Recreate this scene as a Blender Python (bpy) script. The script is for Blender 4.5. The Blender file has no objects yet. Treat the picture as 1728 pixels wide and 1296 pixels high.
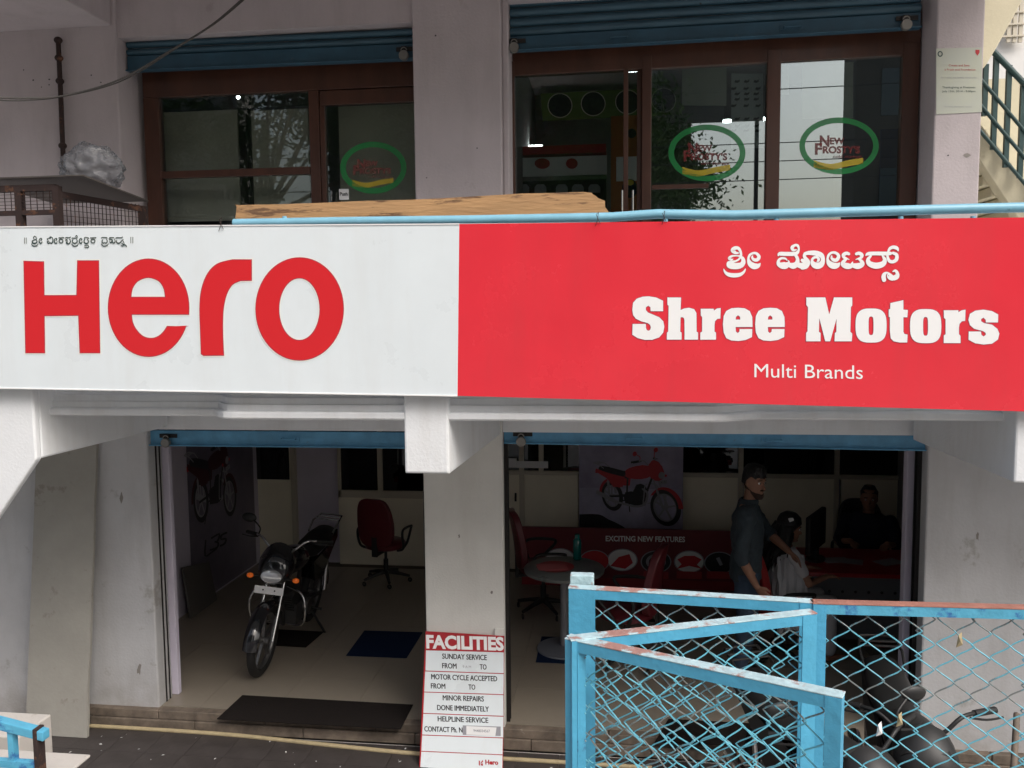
import bpy, bmesh, math, random
from mathutils import Vector, Matrix, noise
from mathutils.geometry import tessellate_polygon
random.seed(7)
SC = bpy.context.scene
COL = SC.collection
PI = math.pi
# ------------------------------------------------------------------ camera
PITCH, YAW, ROLL, FPX = math.radians(4.75), math.radians(7.2), math.radians(-0.55), 1400.0
EYE = Vector((0, 0, 3.0))
_fw = Vector((-math.sin(YAW)*math.cos(PITCH), math.cos(YAW)*math.cos(PITCH), -math.sin(PITCH)))
_rt = Vector((math.cos(YAW), math.sin(YAW), 0)); _up = _rt.cross(_fw)
RT = math.cos(ROLL)*_rt + math.sin(ROLL)*_up; UP = -math.sin(ROLL)*_rt + math.cos(ROLL)*_up; FW = _fw
cd = bpy.data.cameras.new('camera'); cam = bpy.data.objects.new('camera', cd); COL.objects.link(cam)
cd.sensor_width = 36; cd.lens = FPX/1728*36; cd.clip_start = .05; cd.clip_end = 600
M = Matrix((RT, UP, -FW)).transposed().to_4x4(); M.translation = EYE; cam.matrix_world = M
SC.camera = cam
# ------------------------------------------------------------------ light
SUN_EL, SUN_AZ = math.radians(48), math.radians(135)      # azimuth from +Y clockwise: behind the viewer, to the right
W = bpy.data.worlds.new('World'); SC.world = W; W.use_nodes = True
nt = W.node_tree; nt.nodes.clear()
sky = nt.nodes.new('ShaderNodeTexSky'); sky.sky_type = 'NISHITA'; sky.sun_disc = False
sky.sun_elevation = SUN_EL; sky.sun_rotation = SUN_AZ; sky.air_density = 1.2; sky.dust_density = 6; sky.ozone_density = 1
hs = nt.nodes.new('ShaderNodeHueSaturation'); hs.inputs['Saturation'].default_value = .72
bg = nt.nodes.new('ShaderNodeBackground'); bg.inputs[1].default_value = .15
wo = nt.nodes.new('ShaderNodeOutputWorld')
nt.links.new(sky.outputs[0], hs.inputs['Color']); nt.links.new(hs.outputs[0], bg.inputs[0]); nt.links.new(bg.outputs[0], wo.inputs[0])
sd = bpy.data.lights.new('sun', 'SUN'); sd.energy = 1.3; sd.angle = math.radians(24); sd.color = (1, .995, .985)
so = bpy.data.objects.new('sun', sd); COL.objects.link(so)
sv = Vector((math.sin(SUN_AZ)*math.cos(SUN_EL), math.cos(SUN_AZ)*math.cos(SUN_EL), math.sin(SUN_EL)))
so.rotation_euler = sv.to_track_quat('Z', 'Y').to_euler(); so.location = (0, -5, 20)
SC.view_settings.view_transform = 'Standard'; SC.view_settings.look = 'None'
SC.view_settings.exposure = 0.28; SC.view_settings.gamma = 1; SC.view_settings.use_curve_mapping = False
SC.render.engine = 'CYCLES'
SC.cycles.max_bounces = 12; SC.cycles.diffuse_bounces = 8; SC.cycles.glossy_bounces = 3
SC.cycles.transparent_max_bounces = 12; SC.cycles.use_denoising = True
SC.cycles.sample_clamp_indirect = 10

# ------------------------------------------------------------------ where a line of sight meets a wall or a floor
def ray(px, py): return FW*FPX + RT*(px-864) - UP*(py-648)
def P(px, py, Y=None, Z=None, X=None):
    r = ray(px, py)
    t = (Y-EYE.y)/r.y if Y is not None else ((Z-EYE.z)/r.z if Z is not None else (X-EYE.x)/r.x)
    return EYE + r*t
def PXx(px, py, Y): return P(px, py, Y).x
def PZz(px, py, Y): return P(px, py, Y).z

# ------------------------------------------------------------------ materials
def node(nt, t, **k):
    n = nt.nodes.new(t)
    for a, b in k.items(): setattr(n, a, b)
    return n
MATS = {}
def mat(name, col, rough=.6, metal=0, var=.0, vscale=4, bump=0, bscale=40, stain=None, stain_amt=.5, stain_scale=3, stain_thr=.58,
        spec=.5, emit=None, es=1, coat=0, stretch=(1, 1, 1), trans=0, alpha=1, col2=None, streak=None, streak_amt=.35, grime=None, lowbump=0):
    m = bpy.data.materials.new(name); m.use_nodes = True; t = m.node_tree; b = t.nodes['Principled BSDF']
    b.inputs['Roughness'].default_value = rough; b.inputs['Metallic'].default_value = metal
    b.inputs['Specular IOR Level'].default_value = spec; b.inputs['Coat Weight'].default_value = coat
    b.inputs['Coat Roughness'].default_value = .08
    if alpha < 1: b.inputs['Alpha'].default_value = alpha
    if emit: b.inputs['Emission Color'].default_value = (*emit, 1); b.inputs['Emission Strength'].default_value = es
    c = (*col, 1); b.inputs['Base Color'].default_value = c
    if var or bump or stain or col2 or lowbump:
        tc = node(t, 'ShaderNodeTexCoord'); mp = node(t, 'ShaderNodeMapping'); mp.inputs['Scale'].default_value = stretch
        t.links.new(tc.outputs['Object'], mp.inputs[0])
        out = None
        if var or col2:
            n1 = node(t, 'ShaderNodeTexNoise'); n1.inputs['Scale'].default_value = vscale; n1.inputs['Detail'].default_value = 6; n1.inputs['Roughness'].default_value = .62
            t.links.new(mp.outputs[0], n1.inputs['Vector'])
            cr = node(t, 'ShaderNodeValToRGB'); cr.color_ramp.elements[0].position = .3; cr.color_ramp.elements[1].position = .7
            if col2: cr.color_ramp.elements[0].color = (*col2, 1); cr.color_ramp.elements[1].color = c
            else:
                cr.color_ramp.elements[0].color = tuple(max(0, x*(1-var)) for x in col)+(1,); cr.color_ramp.elements[1].color = tuple(min(1, x*(1+var*.6)) for x in col)+(1,)
            t.links.new(n1.outputs['Fac'], cr.inputs[0]); out = cr.outputs[0]
            mr = node(t, 'ShaderNodeMapRange'); mr.inputs[3].default_value = max(0, rough-.12); mr.inputs[4].default_value = min(1, rough+.12)
            t.links.new(n1.outputs['Fac'], mr.inputs[0]); t.links.new(mr.outputs[0], b.inputs['Roughness'])
        if stain:
            n2 = node(t, 'ShaderNodeTexNoise'); n2.inputs['Scale'].default_value = stain_scale; n2.inputs['Detail'].default_value = 9; n2.inputs['Roughness'].default_value = .7
            t.links.new(mp.outputs[0], n2.inputs['Vector'])
            c2 = node(t, 'ShaderNodeValToRGB'); c2.color_ramp.elements[0].position = stain_thr; c2.color_ramp.elements[1].position = min(1, stain_thr+.06)
            c2.color_ramp.elements[0].color = (0, 0, 0, 1); c2.color_ramp.elements[1].color = (stain_amt,)*3+(1,)
            t.links.new(n2.outputs['Fac'], c2.inputs[0])
            mx = node(t, 'ShaderNodeMix', data_type='RGBA'); mx.inputs[6].default_value = c; mx.inputs[7].default_value = (*stain, 1)
            t.links.new(c2.outputs[0], mx.inputs[0])
            if out: t.links.new(out, mx.inputs[6])
            out = mx.outputs[2]
        for kind_, cc in (('streak', streak), ('grime', grime)):
            if not cc: continue
            m2 = node(t, 'ShaderNodeMapping'); m2.inputs['Scale'].default_value = (3.2, 3.2, .5) if kind_ == 'streak' else (3, 3, 3)
            t.links.new(tc.outputs['Object'], m2.inputs[0])
            n4 = node(t, 'ShaderNodeTexNoise'); n4.inputs['Scale'].default_value = 1.6; n4.inputs['Detail'].default_value = 7; n4.inputs['Roughness'].default_value = .65
            t.links.new(m2.outputs[0], n4.inputs['Vector'])
            c4 = node(t, 'ShaderNodeValToRGB'); c4.color_ramp.elements[0].position = .48; c4.color_ramp.elements[1].position = .75
            c4.color_ramp.elements[0].color = (0, 0, 0, 1); c4.color_ramp.elements[1].color = (streak_amt,)*3+(1,)
            t.links.new(n4.outputs['Fac'], c4.inputs[0]); f_ = c4.outputs[0]
            if kind_ == 'grime':      # splashed dirt over the lowest 40 cm
                c4.color_ramp.elements[0].position = .3; c4.color_ramp.elements[1].position = .62; c4.color_ramp.elements[1].color = (1, 1, 1, 1)
                sx = node(t, 'ShaderNodeSeparateXYZ'); t.links.new(tc.outputs['Object'], sx.inputs[0])
                mr2 = node(t, 'ShaderNodeMapRange'); mr2.inputs[1].default_value = .5; mr2.inputs[2].default_value = .0; mr2.inputs[3].default_value = 0; mr2.inputs[4].default_value = .6
                t.links.new(sx.outputs[2], mr2.inputs[0]); mm_ = node(t, 'ShaderNodeMath', operation='MULTIPLY'); t.links.new(mr2.outputs[0], mm_.inputs[0]); t.links.new(f_, mm_.inputs[1]); f_ = mm_.outputs[0]
            mx = node(t, 'ShaderNodeMix', data_type='RGBA'); mx.inputs[6].default_value = c; mx.inputs[7].default_value = (*cc, 1)
            t.links.new(f_, mx.inputs[0])
            if out: t.links.new(out, mx.inputs[6])
            out = mx.outputs[2]
        if lowbump:
            n5 = node(t, 'ShaderNodeTexNoise'); n5.inputs['Scale'].default_value = 1.3; n5.inputs['Detail'].default_value = 2
            t.links.new(mp.outputs[0], n5.inputs['Vector']); bp2 = node(t, 'ShaderNodeBump'); bp2.inputs['Strength'].default_value = 1; bp2.inputs['Distance'].default_value = lowbump
            t.links.new(n5.outputs['Fac'], bp2.inputs['Height']); t.links.new(bp2.outputs[0], b.inputs['Normal'])
        if out: t.links.new(out, b.inputs['Base Color'])
        if bump:
            n3 = node(t, 'ShaderNodeTexNoise'); n3.inputs['Scale'].default_value = bscale; n3.inputs['Detail'].default_value = 5
            t.links.new(mp.outputs[0], n3.inputs['Vector'])
            bp = node(t, 'ShaderNodeBump'); bp.inputs['Strength'].default_value = bump; bp.inputs['Distance'].default_value = .01
            t.links.new(n3.outputs['Fac'], bp.inputs['Height']); t.links.new(bp.outputs[0], b.inputs['Normal'])
    MATS[name] = m
    return m
def glass(name, refl=.14, tint=(.75, .8, .78), rough=0.0):
    m = bpy.data.materials.new(name); m.use_nodes = True; t = m.node_tree; t.nodes.clear()
    o = node(t, 'ShaderNodeOutputMaterial'); tr = node(t, 'ShaderNodeBsdfTransparent'); tr.inputs[0].default_value = (*tint, 1)
    g = node(t, 'ShaderNodeBsdfGlossy'); g.inputs['Roughness'].default_value = rough; g.inputs['Color'].default_value = (.95, 1, 1, 1)
    lw = node(t, 'ShaderNodeLayerWeight'); lw.inputs[0].default_value = .3
    mr = node(t, 'ShaderNodeMapRange'); mr.inputs[3].default_value = refl; mr.inputs[4].default_value = .9
    mx = node(t, 'ShaderNodeMixShader'); t.links.new(lw.outputs['Fresnel'], mr.inputs[0]); t.links.new(mr.outputs[0], mx.inputs[0])
    t.links.new(tr.outputs[0], mx.inputs[1]); t.links.new(g.outputs[0], mx.inputs[2]); t.links.new(mx.outputs[0], o.inputs[0])
    MATS[name] = m; return m

PL = mat('white_plaster', (.79, .81, .83), .85, var=.04, vscale=2.2, bump=.2, bscale=60, stain=(.5, .47, .43), stain_amt=.35, stain_scale=3.2, stain_thr=.66, streak=(.5, .47, .43), streak_amt=.3)
PLC = mat('cream_plaster', (.74, .73, .69), .85, var=.08, vscale=2.5, bump=.2, bscale=70, streak=(.45, .42, .37), streak_amt=.22, grime=(.25, .21, .17), stain=(.3, .28, .25), stain_amt=.45, stain_scale=4.5, stain_thr=.66)
PLM = mat('mauve_plaster', (.47, .42, .43), .9, var=.1, vscale=1.8, bump=.25, bscale=60, streak=(.24, .2, .19), streak_amt=.25, stain=(.3, .25, .24), stain_amt=.4, stain_scale=2.5, stain_thr=.62)
PLG = mat('grey_side_plaster', (.52, .52, .53), .88, var=.12, vscale=2, streak=(.3, .28, .26), streak_amt=.3, grime=(.22, .18, .14), bump=.25, bscale=50, stain=(.26, .24, .21), stain_amt=.5, stain_scale=3.5, stain_thr=.6)
LAV = mat('lavender_paint', (.60, .56, .66), .8, var=.08, vscale=3, bump=.1)
CREAM = mat('cream_panel', (.84, .78, .62), .55, var=.06, vscale=3)
ALU = mat('cream_aluminium', (.55, .5, .4), .45, var=.05)
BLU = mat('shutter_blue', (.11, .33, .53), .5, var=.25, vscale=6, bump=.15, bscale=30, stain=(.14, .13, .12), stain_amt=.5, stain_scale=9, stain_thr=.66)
BLUD = mat('shaded_shutter_blue', (.025, .08, .125), .5, var=.25, vscale=6, stain=(.14, .13, .12), stain_amt=.5, stain_scale=9, stain_thr=.66)  # the shutter blue darkened, shade of the upper storey put into the colour
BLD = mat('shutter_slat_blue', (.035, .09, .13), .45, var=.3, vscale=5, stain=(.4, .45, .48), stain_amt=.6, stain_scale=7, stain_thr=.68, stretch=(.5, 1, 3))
WOOD = mat('red_brown_wood', (.072, .026, .014), .45, var=.35, vscale=5, bump=.15, bscale=20, stretch=(1, 1, .3), coat=.15)
DARKM = mat('dark_metal', (.02, .018, .017), .55, metal=.4)
GLS = glass('window_glass', .045, (.85, .88, .87))
GLR = glass('strong_mirror_glass', .24, (.75, .8, .78))  # reflectance raised so the mirrored sky shows brighter in these panes
GLD = glass('dark_window_glass', .06, (.12, .12, .13))
FENCE = mat('fence_blue', (.075, .36, .56), .5, var=.12, vscale=12, bump=.25, bscale=50, stain=(.04, .12, .26), stain_amt=.85, stain_scale=13, stain_thr=.63)
FTOP = mat('lit_worn_fence_top', (.42, .58, .62), .6, var=.2, vscale=25, bump=.4, bscale=70, stain=(.34, .13, .09), stain_amt=.85, stain_scale=14, stain_thr=.52)  # rust is wear; the paleness is daylight on the top put into the colour
FRUST = mat('rusty_fence_top', (.34, .15, .11), .75, var=.25, vscale=18, bump=.4, bscale=70, stain=(.5, .5, .48), stain_amt=.7, stain_scale=11, stain_thr=.6)
FCHIP = mat('chipped_fence_blue', (.09, .38, .56), .5, var=.15, vscale=12, bump=.3, bscale=50, stain=(.03, .13, .36), stain_amt=.9, stain_scale=9, stain_thr=.53)
WIRE = mat('painted_wire', (.13, .46, .58), .45, stain=(.17, .15, .13), stain_amt=.9, stain_scale=5, stain_thr=.5)
WHITE = mat('sign_white', (.75, .81, .84), .3, var=.03, vscale=3, streak=(.62, .63, .62), streak_amt=.25, lowbump=.012)
RED = mat('sign_red', (.77, .036, .055), .26, var=.05, vscale=2, streak=(.6, .05, .06), streak_amt=.3, lowbump=.016)
REDL = mat('letter_red', (.66, .018, .025), .4)
OUTL = mat('letter_outline', (.25, .05, .12), .5)
HALO = mat('letter_halo', (.85, .8, .72), .4)
LETW = mat('letter_white', (.88, .88, .88), .35)
INK = mat('letter_ink', (.03, .06, .06), .5)
BLACKP = mat('black_print', (.012, .012, .014), .5)
PIPE = mat('pipe_blue', (.22, .48, .62), .4, var=.1, vscale=10, stain=(.05, .09, .12), stain_amt=.8, stain_scale=13, stain_thr=.66)
TILE = mat('cream_floor_tile', (.27, .235, .19), .35, var=.08, vscale=6)
TILEG = mat('floor_grout', (.12, .1, .08), .9)
STONE = mat('step_stone', (.17, .135, .105), .75, var=.45, vscale=9, bump=.3, stain=(.4, .37, .32), stain_amt=.5, stain_scale=8, stain_thr=.66)
APR = mat('apron_tile', (.05, .042, .04), .6, var=.3, vscale=5, bump=.3, bscale=20, stain=(.3, .27, .25), stain_amt=.6, stain_scale=14, stain_thr=.68)
ASPH = mat('street_surface', (.36, .34, .31), .9, var=.25, vscale=3, bump=.5)
CONC = mat('raw_concrete', (.3, .28, .26), .9, var=.25, vscale=3, bump=.4)
MATB = mat('dark_mat', (.016, .013, .012), .98, spec=.1, bump=.5, bscale=90)
MATN = mat('navy_mat', (.008, .018, .05), .98, spec=.1, bump=.5, bscale=90)
RUB = mat('rubber', (.012, .012, .012), .7)
BLKG = mat('gloss_black', (.008, .008, .01), .15, coat=.8)
CHR = mat('chrome', (.6, .6, .6), .12, metal=1)
ALL = mat('alloy_grey', (.2, .2, .2), .35, metal=.8)
ENG = mat('engine_metal', (.08, .08, .08), .45, metal=.7)
SEATM = mat('seat_vinyl', (.012, .012, .012), .5)
AMB = mat('amber_lens', (.8, .16, .02), .2, emit=(1, .18, .02), es=.12)
CLEAR = mat('lamp_lens', (.7, .72, .75), .08, metal=.6)
MAR = mat('maroon_vinyl', (.11, .012, .018), .35, var=.15)
PLA = mat('black_plastic', (.015, .015, .015), .5)
CARD = mat('plank_wood', (.47, .27, .125), .75, var=.18, vscale=4, bump=.4, bscale=18, stretch=(.6, 1, 4), stain=(.11, .055, .03), stain_amt=.85, stain_scale=3.6, stain_thr=.55)
BRD = mat('weathered_board', (.34, .325, .29), .7, var=.12, vscale=3, bump=.15, stain=(.2, .17, .14), stain_amt=.55, stain_scale=5, stain_thr=.6)
MARB = mat('marble_slab', (.5, .47, .43), .5, var=.1, vscale=5, bump=.2, stain=(.25, .2, .15), stain_amt=.6, stain_scale=9, stain_thr=.6)
HOSE = mat('hose_cream', (.42, .34, .2), .6, var=.15, vscale=20)
RUST = mat('rusty_iron', (.03, .016, .014), .85, var=.3, vscale=20, bump=.4, stain=(.14, .06, .03), stain_amt=.7, stain_scale=12, stain_thr=.55)
TUBE = mat('tube_light_glow', (1, 1, 1), .5, emit=(.9, 1, 1), es=22)
SKIN = mat('skin', (.30, .15, .095), .55, var=.12, vscale=30)
HAIR = mat('black_hair', (.008, .007, .007), .5, bump=.6, bscale=120, stretch=(1, 1, .2))
SHIRT = mat('dark_denim_shirt', (.035, .05, .062), .85, var=.25, vscale=30, bump=.9, bscale=7)
BEARD = mat('short_beard', (.05, .028, .02), .9, var=.5, vscale=60)
JEAN = mat('blue_jeans', (.035, .06, .1), .85, var=.25, vscale=15)
CLW = mat('white_cotton', (.5, .5, .52), .9, bump=.3, bscale=15)
CLR = mat('red_cotton', (.3, .02, .02), .9)
CLB = mat('dark_cotton', (.012, .015, .03), .9)
DESKR = mat('red_laminate', (.32, .012, .02), .3)
GREYL = mat('grey_laminate', (.16, .17, .19), .5)
GTOP = mat('grey_tabletop', (.17, .18, .175), .3, var=.08)
TEAL = mat('teal_bottle', (.0, .13, .12), .15, coat=.5)
PAPER = mat('paper', (.78, .78, .78), .8)
REDP = mat('red_print', (.4, .012, .02), .5)
PINKP = mat('pink_sheet', (.5, .13, .14), .6)
BANR = mat('banner_maroon', (.17, .014, .022), .5)
POST = mat('poster_violet', (.62, .58, .74), .45, col2=(.22, .19, .3), vscale=1.3)
POSTL = mat('poster_pale', (.24, .22, .27), .6, col2=(.12, .1, .14), vscale=1)
PGREY = mat('print_grey', (.3, .3, .33), .5)
PRED = mat('print_red', (.55, .02, .03), .45)
PDRK = mat('print_black', (.012, .011, .014), .5)
GRN = mat('sticker_green', (.01, .24, .06), .5)
YEL = mat('sticker_yellow', (.55, .42, .03), .5)
GRNT = mat('sticker_green_film', (.01, .26, .06), .4, alpha=.72)
YELT = mat('sticker_yellow_film', (.6, .46, .03), .4, alpha=.72)
REDT = mat('sticker_red_film', (.22, .02, .02), .4, alpha=.7)
NOTE = mat('notice_paper', (.46, .48, .38), .7, col2=(.42, .44, .40), vscale=4)
PALEW = mat('far_white_wall', (.75, .74, .72), .8, var=.06)
STAIRC = mat('beige_stair_wall', (.60, .55, .40), .85, var=.12, vscale=3, bump=.2, stain=(.35, .3, .2), stain_amt=.5, stain_scale=4, stain_thr=.62)
RAILG = mat('green_rail_paint', (.025, .06, .06), .4, var=.15, vscale=9)
BARK = mat('bark', (.09, .06, .04), .9, bump=.6)
LEAF = mat('leaf_green', (.05, .11, .025), .6, col2=(.03, .06, .015), vscale=1.5)
INTD = mat('dim_wall', (.22, .21, .2), .85, var=.1)
GRNB = mat('menu_board_green', (.10, .16, .03), .5)
ORG = mat('orange_poster', (.4, .12, .03), .5)
BLUP = mat('blue_poster', (.02, .06, .2), .5)
BLIND = mat('roller_blind', (.62, .58, .48), .8, var=.1, vscale=2)
PLAST = mat('milky_plastic', (.24, .25, .27), .3, var=.35, vscale=9, bump=.5, bscale=30, spec=.6, alpha=.5)
SHEETM = mat('crinkled_sheet', (.75, .72, .64), .35, var=.15, vscale=6, bump=.8, bscale=8)

# ------------------------------------------------------------------ mesh helpers
OFF = {}
class MB:
    def __init__(s): s.v = []; s.f = []
    def add(s, vs, fs):
        n = len(s.v); s.v += [Vector(v) for v in vs]; s.f += [tuple(i+n for i in f) for f in fs]; return s
    def box(s, a, b):
        x0, y0, z0 = a; x1, y1, z1 = b
        x0, x1 = min(x0, x1), max(x0, x1); y0, y1 = min(y0, y1), max(y0, y1); z0, z1 = min(z0, z1), max(z0, z1)
        return s.add([(x0,y0,z0),(x1,y0,z0),(x1,y1,z0),(x0,y1,z0),(x0,y0,z1),(x1,y0,z1),(x1,y1,z1),(x0,y1,z1)],
                     [(3,2,1,0),(4,5,6,7),(0,1,5,4),(1,2,6,5),(2,3,7,6),(3,0,4,7)])
    def obox(s, c, ax, ay, az):        # half-axes
        c = Vector(c); ax, ay, az = Vector(ax), Vector(ay), Vector(az)
        vs = [c+i*ax+j*ay+k*az for k in (-1, 1) for i, j in ((-1,-1),(1,-1),(1,1),(-1,1))]
        return s.add(vs, [(3,2,1,0),(4,5,6,7),(0,1,5,4),(1,2,6,5),(2,3,7,6),(3,0,4,7)])
    def prism(s, pts, d):              # pts: 3d polygon, d: extrusion vector
        n = len(pts); d = Vector(d); a = [Vector(p) for p in pts]
        tri = tessellate_polygon([a])
        return s.add(a+[p+d for p in a], [tuple(t) for t in tri]+[tuple(i+n for i in t[::-1]) for t in tri]+[(i, (i+1)%n, (i+1)%n+n, i+n) for i in range(n)])
    def tube(s, pts, r, seg=8, cap=True, round_=False):
        pts = [Vector(p) for p in pts]; n = len(pts)
        rs = [r]*n if not hasattr(r, '__len__') else list(r)
        if round_:
            a = (pts[0]-pts[1]).normalized(); b = (pts[-1]-pts[-2]).normalized()
            pre = [(pts[0]+a*rs[0]*math.sin(t), rs[0]*math.cos(t)) for t in (1.4, .95, .5)]; post = [(pts[-1]+b*rs[-1]*math.sin(t), rs[-1]*math.cos(t)) for t in (.5, .95, 1.4)]
            pts = [p for p, _ in pre]+pts+[p for p, _ in post]; rs = [q for _, q in pre]+rs+[q for _, q in post]; n = len(pts)
        up = None; base = len(s.v); vs = []; fs = []
        for i, p in enumerate(pts):
            t = (pts[min(i+1, n-1)]-pts[max(i-1, 0)])
            t = t.normalized() if t.length > 1e-9 else Vector((0, 0, 1))
            if up is None: up = t.orthogonal().normalized()
            up = (up-t*up.dot(t)); up = up.normalized() if up.length > 1e-6 else t.orthogonal().normalized()
            sd_ = t.cross(up)
            for k in range(seg):
                a = 2*PI*k/seg; vs.append(p+(up*math.cos(a)+sd_*math.sin(a))*rs[i])
        for i in range(n-1):
            for k in range(seg): fs.append((i*seg+k, i*seg+(k+1)%seg, (i+1)*seg+(k+1)%seg, (i+1)*seg+k))
        if cap: fs += [tuple(range(seg))[::-1], tuple((n-1)*seg+k for k in range(seg))]
        return s.add(vs, fs)
    def loft(s, rings, seg=16, axis=(0, 0, 1), side=(1, 0, 0)):   # rings (centre, r_side, r_other)
        ax = Vector(axis).normalized(); sx = Vector(side).normalized(); sy = ax.cross(sx); vs = []; fs = []
        for c, a, b in rings:
            for k in range(seg):
                t = 2*PI*k/seg; vs.append(Vector(c)+sx*a*math.cos(t)+sy*b*math.sin(t))
        n = len(rings)
        for i in range(n-1):
            for k in range(seg): fs.append((i*seg+k, i*seg+(k+1)%seg, (i+1)*seg+(k+1)%seg, (i+1)*seg+k))
        fs += [tuple(range(seg))[::-1], tuple((n-1)*seg+k for k in range(seg))]
        return s.add(vs, fs)
    def ball(s, c, r, rings=8, seg=12):
        rx, ry, rz = (r, r, r) if not hasattr(r, '__len__') else r; c = Vector(c)
        return s.loft([(c+Vector((0, 0, -rz*math.cos(PI*i/rings))), max(1e-4, rx*math.sin(PI*i/rings)), max(1e-4, ry*math.sin(PI*i/rings))) for i in range(rings+1)], seg)
    def torus(s, c, R, r, axis='y', seg=32, sub=8, a0=0, a1=2*PI, flat=1):
        c = Vector(c); pts = []
        full = abs(a1-a0-2*PI) < 1e-6; n = seg if full else seg+1; vs = []; fs = []
        for i in range(n):
            a = a0+(a1-a0)*i/seg; 
            for k in range(sub):
                b = 2*PI*k/sub; q = R+r*math.cos(b); w = r*flat*math.sin(b)
                if axis == 'y': vs.append(c+Vector((q*math.cos(a), w, q*math.sin(a))))
                elif axis == 'z': vs.append(c+Vector((q*math.cos(a), q*math.sin(a), w)))
                else: vs.append(c+Vector((w, q*math.cos(a), q*math.sin(a))))
        for i in range(seg if full else seg):
            j = (i+1) % n
            for k in range(sub): fs.append((i*sub+k, i*sub+(k+1)%sub, j*sub+(k+1)%sub, j*sub+k))
        return s.add(vs, fs)
    def xf(s, mtx): s.v = [mtx @ v for v in s.v]; return s
    def build(s, name, m, parent=None, label=None, bevel=0, smooth=False, kind=None, seg=2):
        me = bpy.data.meshes.new(name); off = OFF.get(parent.name, Vector()) if parent else Vector()
        me.from_pydata([v-off for v in s.v], [], s.f); me.materials.append(m)
        b = bmesh.new(); b.from_mesh(me); bmesh.ops.recalc_face_normals(b, faces=b.faces); b.to_mesh(me); b.free()
        o = bpy.data.objects.new(name, me); COL.objects.link(o)
        if smooth:
            me.shade_smooth() if hasattr(me, 'shade_smooth') else None
            for p in me.polygons: p.use_smooth = True
            try: me.set_sharp_from_angle(angle=math.radians(50))
            except Exception: pass
        if bevel:
            bm_ = o.modifiers.new('edge', 'BEVEL'); bm_.width = bevel; bm_.segments = seg; bm_.limit_method = 'ANGLE'; bm_.angle_limit = .6
        if parent: o.parent = parent; OFF[o.name] = off
        if label: o['label'] = label
        if kind: o['kind'] = kind
        return o
def thing(name, label, cat, loc=(0, 0, 0), rz=0, group=None, world=False, kind=None):
    """Empty at the base of a thing; world=True: its parts are given in world coordinates"""
    o = bpy.data.objects.new(name, None); COL.objects.link(o); o.location = loc; o.rotation_euler = (0, 0, rz); o.empty_display_size = .2
    OFF[o.name] = Vector(loc) if world else Vector()
    o['label'] = label; o['category'] = cat
    if group: o['group'] = group
    if kind: o['kind'] = kind
    return o
def tag(o, label, cat, group=None):
    o['label'] = label; o['category'] = cat
    if group: o['group'] = group
    return o
def copy_tree(o, parent=None):
    c = o.copy(); COL.objects.link(c)
    if parent: c.parent = parent
    for ch in list(o.children): copy_tree(ch, c)
    return c
def struct(mb, name, m, **k):
    o = mb.build(name, m, **k); o['kind'] = 'structure'; return o
def cr(pts, n=6, closed=False):       # Catmull-Rom through tuples of any length
    out = []; N = len(pts)
    for i in range(N if closed else N-1):
        g = [pts[(i+j) % N] if closed else pts[max(0, min(N-1, i+j))] for j in (-1, 0, 1, 2)]
        for k in range(n):
            t = k/n; out.append(tuple(.5*(2*b+(c-a)*t+(2*a-5*b+4*c-d)*t*t+(3*b-a-3*c+d)*t**3) for a, b, c, d in zip(*g)))
    if not closed: out.append(tuple(pts[-1]))
    return out
def flat(polys, fn):                  # polys: outer loop then holes, 2-d; fn maps (u,v) to a 3-d point
    mb = MB()
    allp = [p for l in polys for p in l]
    tri = tessellate_polygon([[Vector((p[0], p[1], 0)) for p in l] for l in polys])
    return mb.add([fn(*p) for p in allp], [tuple(t) for t in tri])
def ribbon(mb, pts, fn, lift, n=6):   # pts (x, y, width)
    c = cr([(float(a), float(b), float(w)) for a, b, w in pts], n); L = []; R_ = []
    for i, (x, y, w) in enumerate(c):
        a = c[max(0, i-1)]; b = c[min(len(c)-1, i+1)]; dx, dy = b[0]-a[0], b[1]-a[1]; l = math.hypot(dx, dy) or 1
        w = max(w, 2); L.append((x-dy/l*w/2, y+dx/l*w/2)); R_.append((x+dy/l*w/2, y-dx/l*w/2))
    k = len(c); vs = [fn(x, y, lift) for x, y in L+R_]
    mb.add(vs, [(i, i+1, k+i+1, k+i) for i in range(k-1)])
    for (x, y, w), e in ((c[0], 0), (c[-1], 1)):
        mb.add([fn(x+w/2*math.cos(2*PI*j/10), y+w/2*math.sin(2*PI*j/10), lift+.0001*(1+e)) for j in range(10)], [tuple(range(10))])
def text_mb(s, fn, size=1, ax=0, w=None, bold=0, italic=0, spacing=1):
    """lettering as flat faces; fn maps text units (u right, v up) to a 3-d point; w: wanted width in text units"""
    c = bpy.data.curves.new('t', 'FONT'); c.body = s; c.size = size; c.offset = bold; c.shear = italic; c.space_character = spacing; c.resolution_u = 3
    o = bpy.data.objects.new('t', c); COL.objects.link(o)
    me = bpy.data.meshes.new_from_object(o.evaluated_get(bpy.context.evaluated_depsgraph_get()))
    xs = [v.co.x for v in me.vertices]; ys = [v.co.y for v in me.vertices]
    x0, x1 = min(xs), max(xs); k = (w/(x1-x0)) if w else 1
    sh = {0: 0, .5: (x1-x0)*k/2, 1: (x1-x0)*k}[ax]
    mb = MB(); mb.add([fn((v.co.x-x0)*k-sh, v.co.y) for v in me.vertices], [tuple(p.vertices) for p in me.polygons])
    bpy.data.objects.remove(o); bpy.data.meshes.remove(me); bpy.data.curves.remove(c)
    return mb
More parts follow.
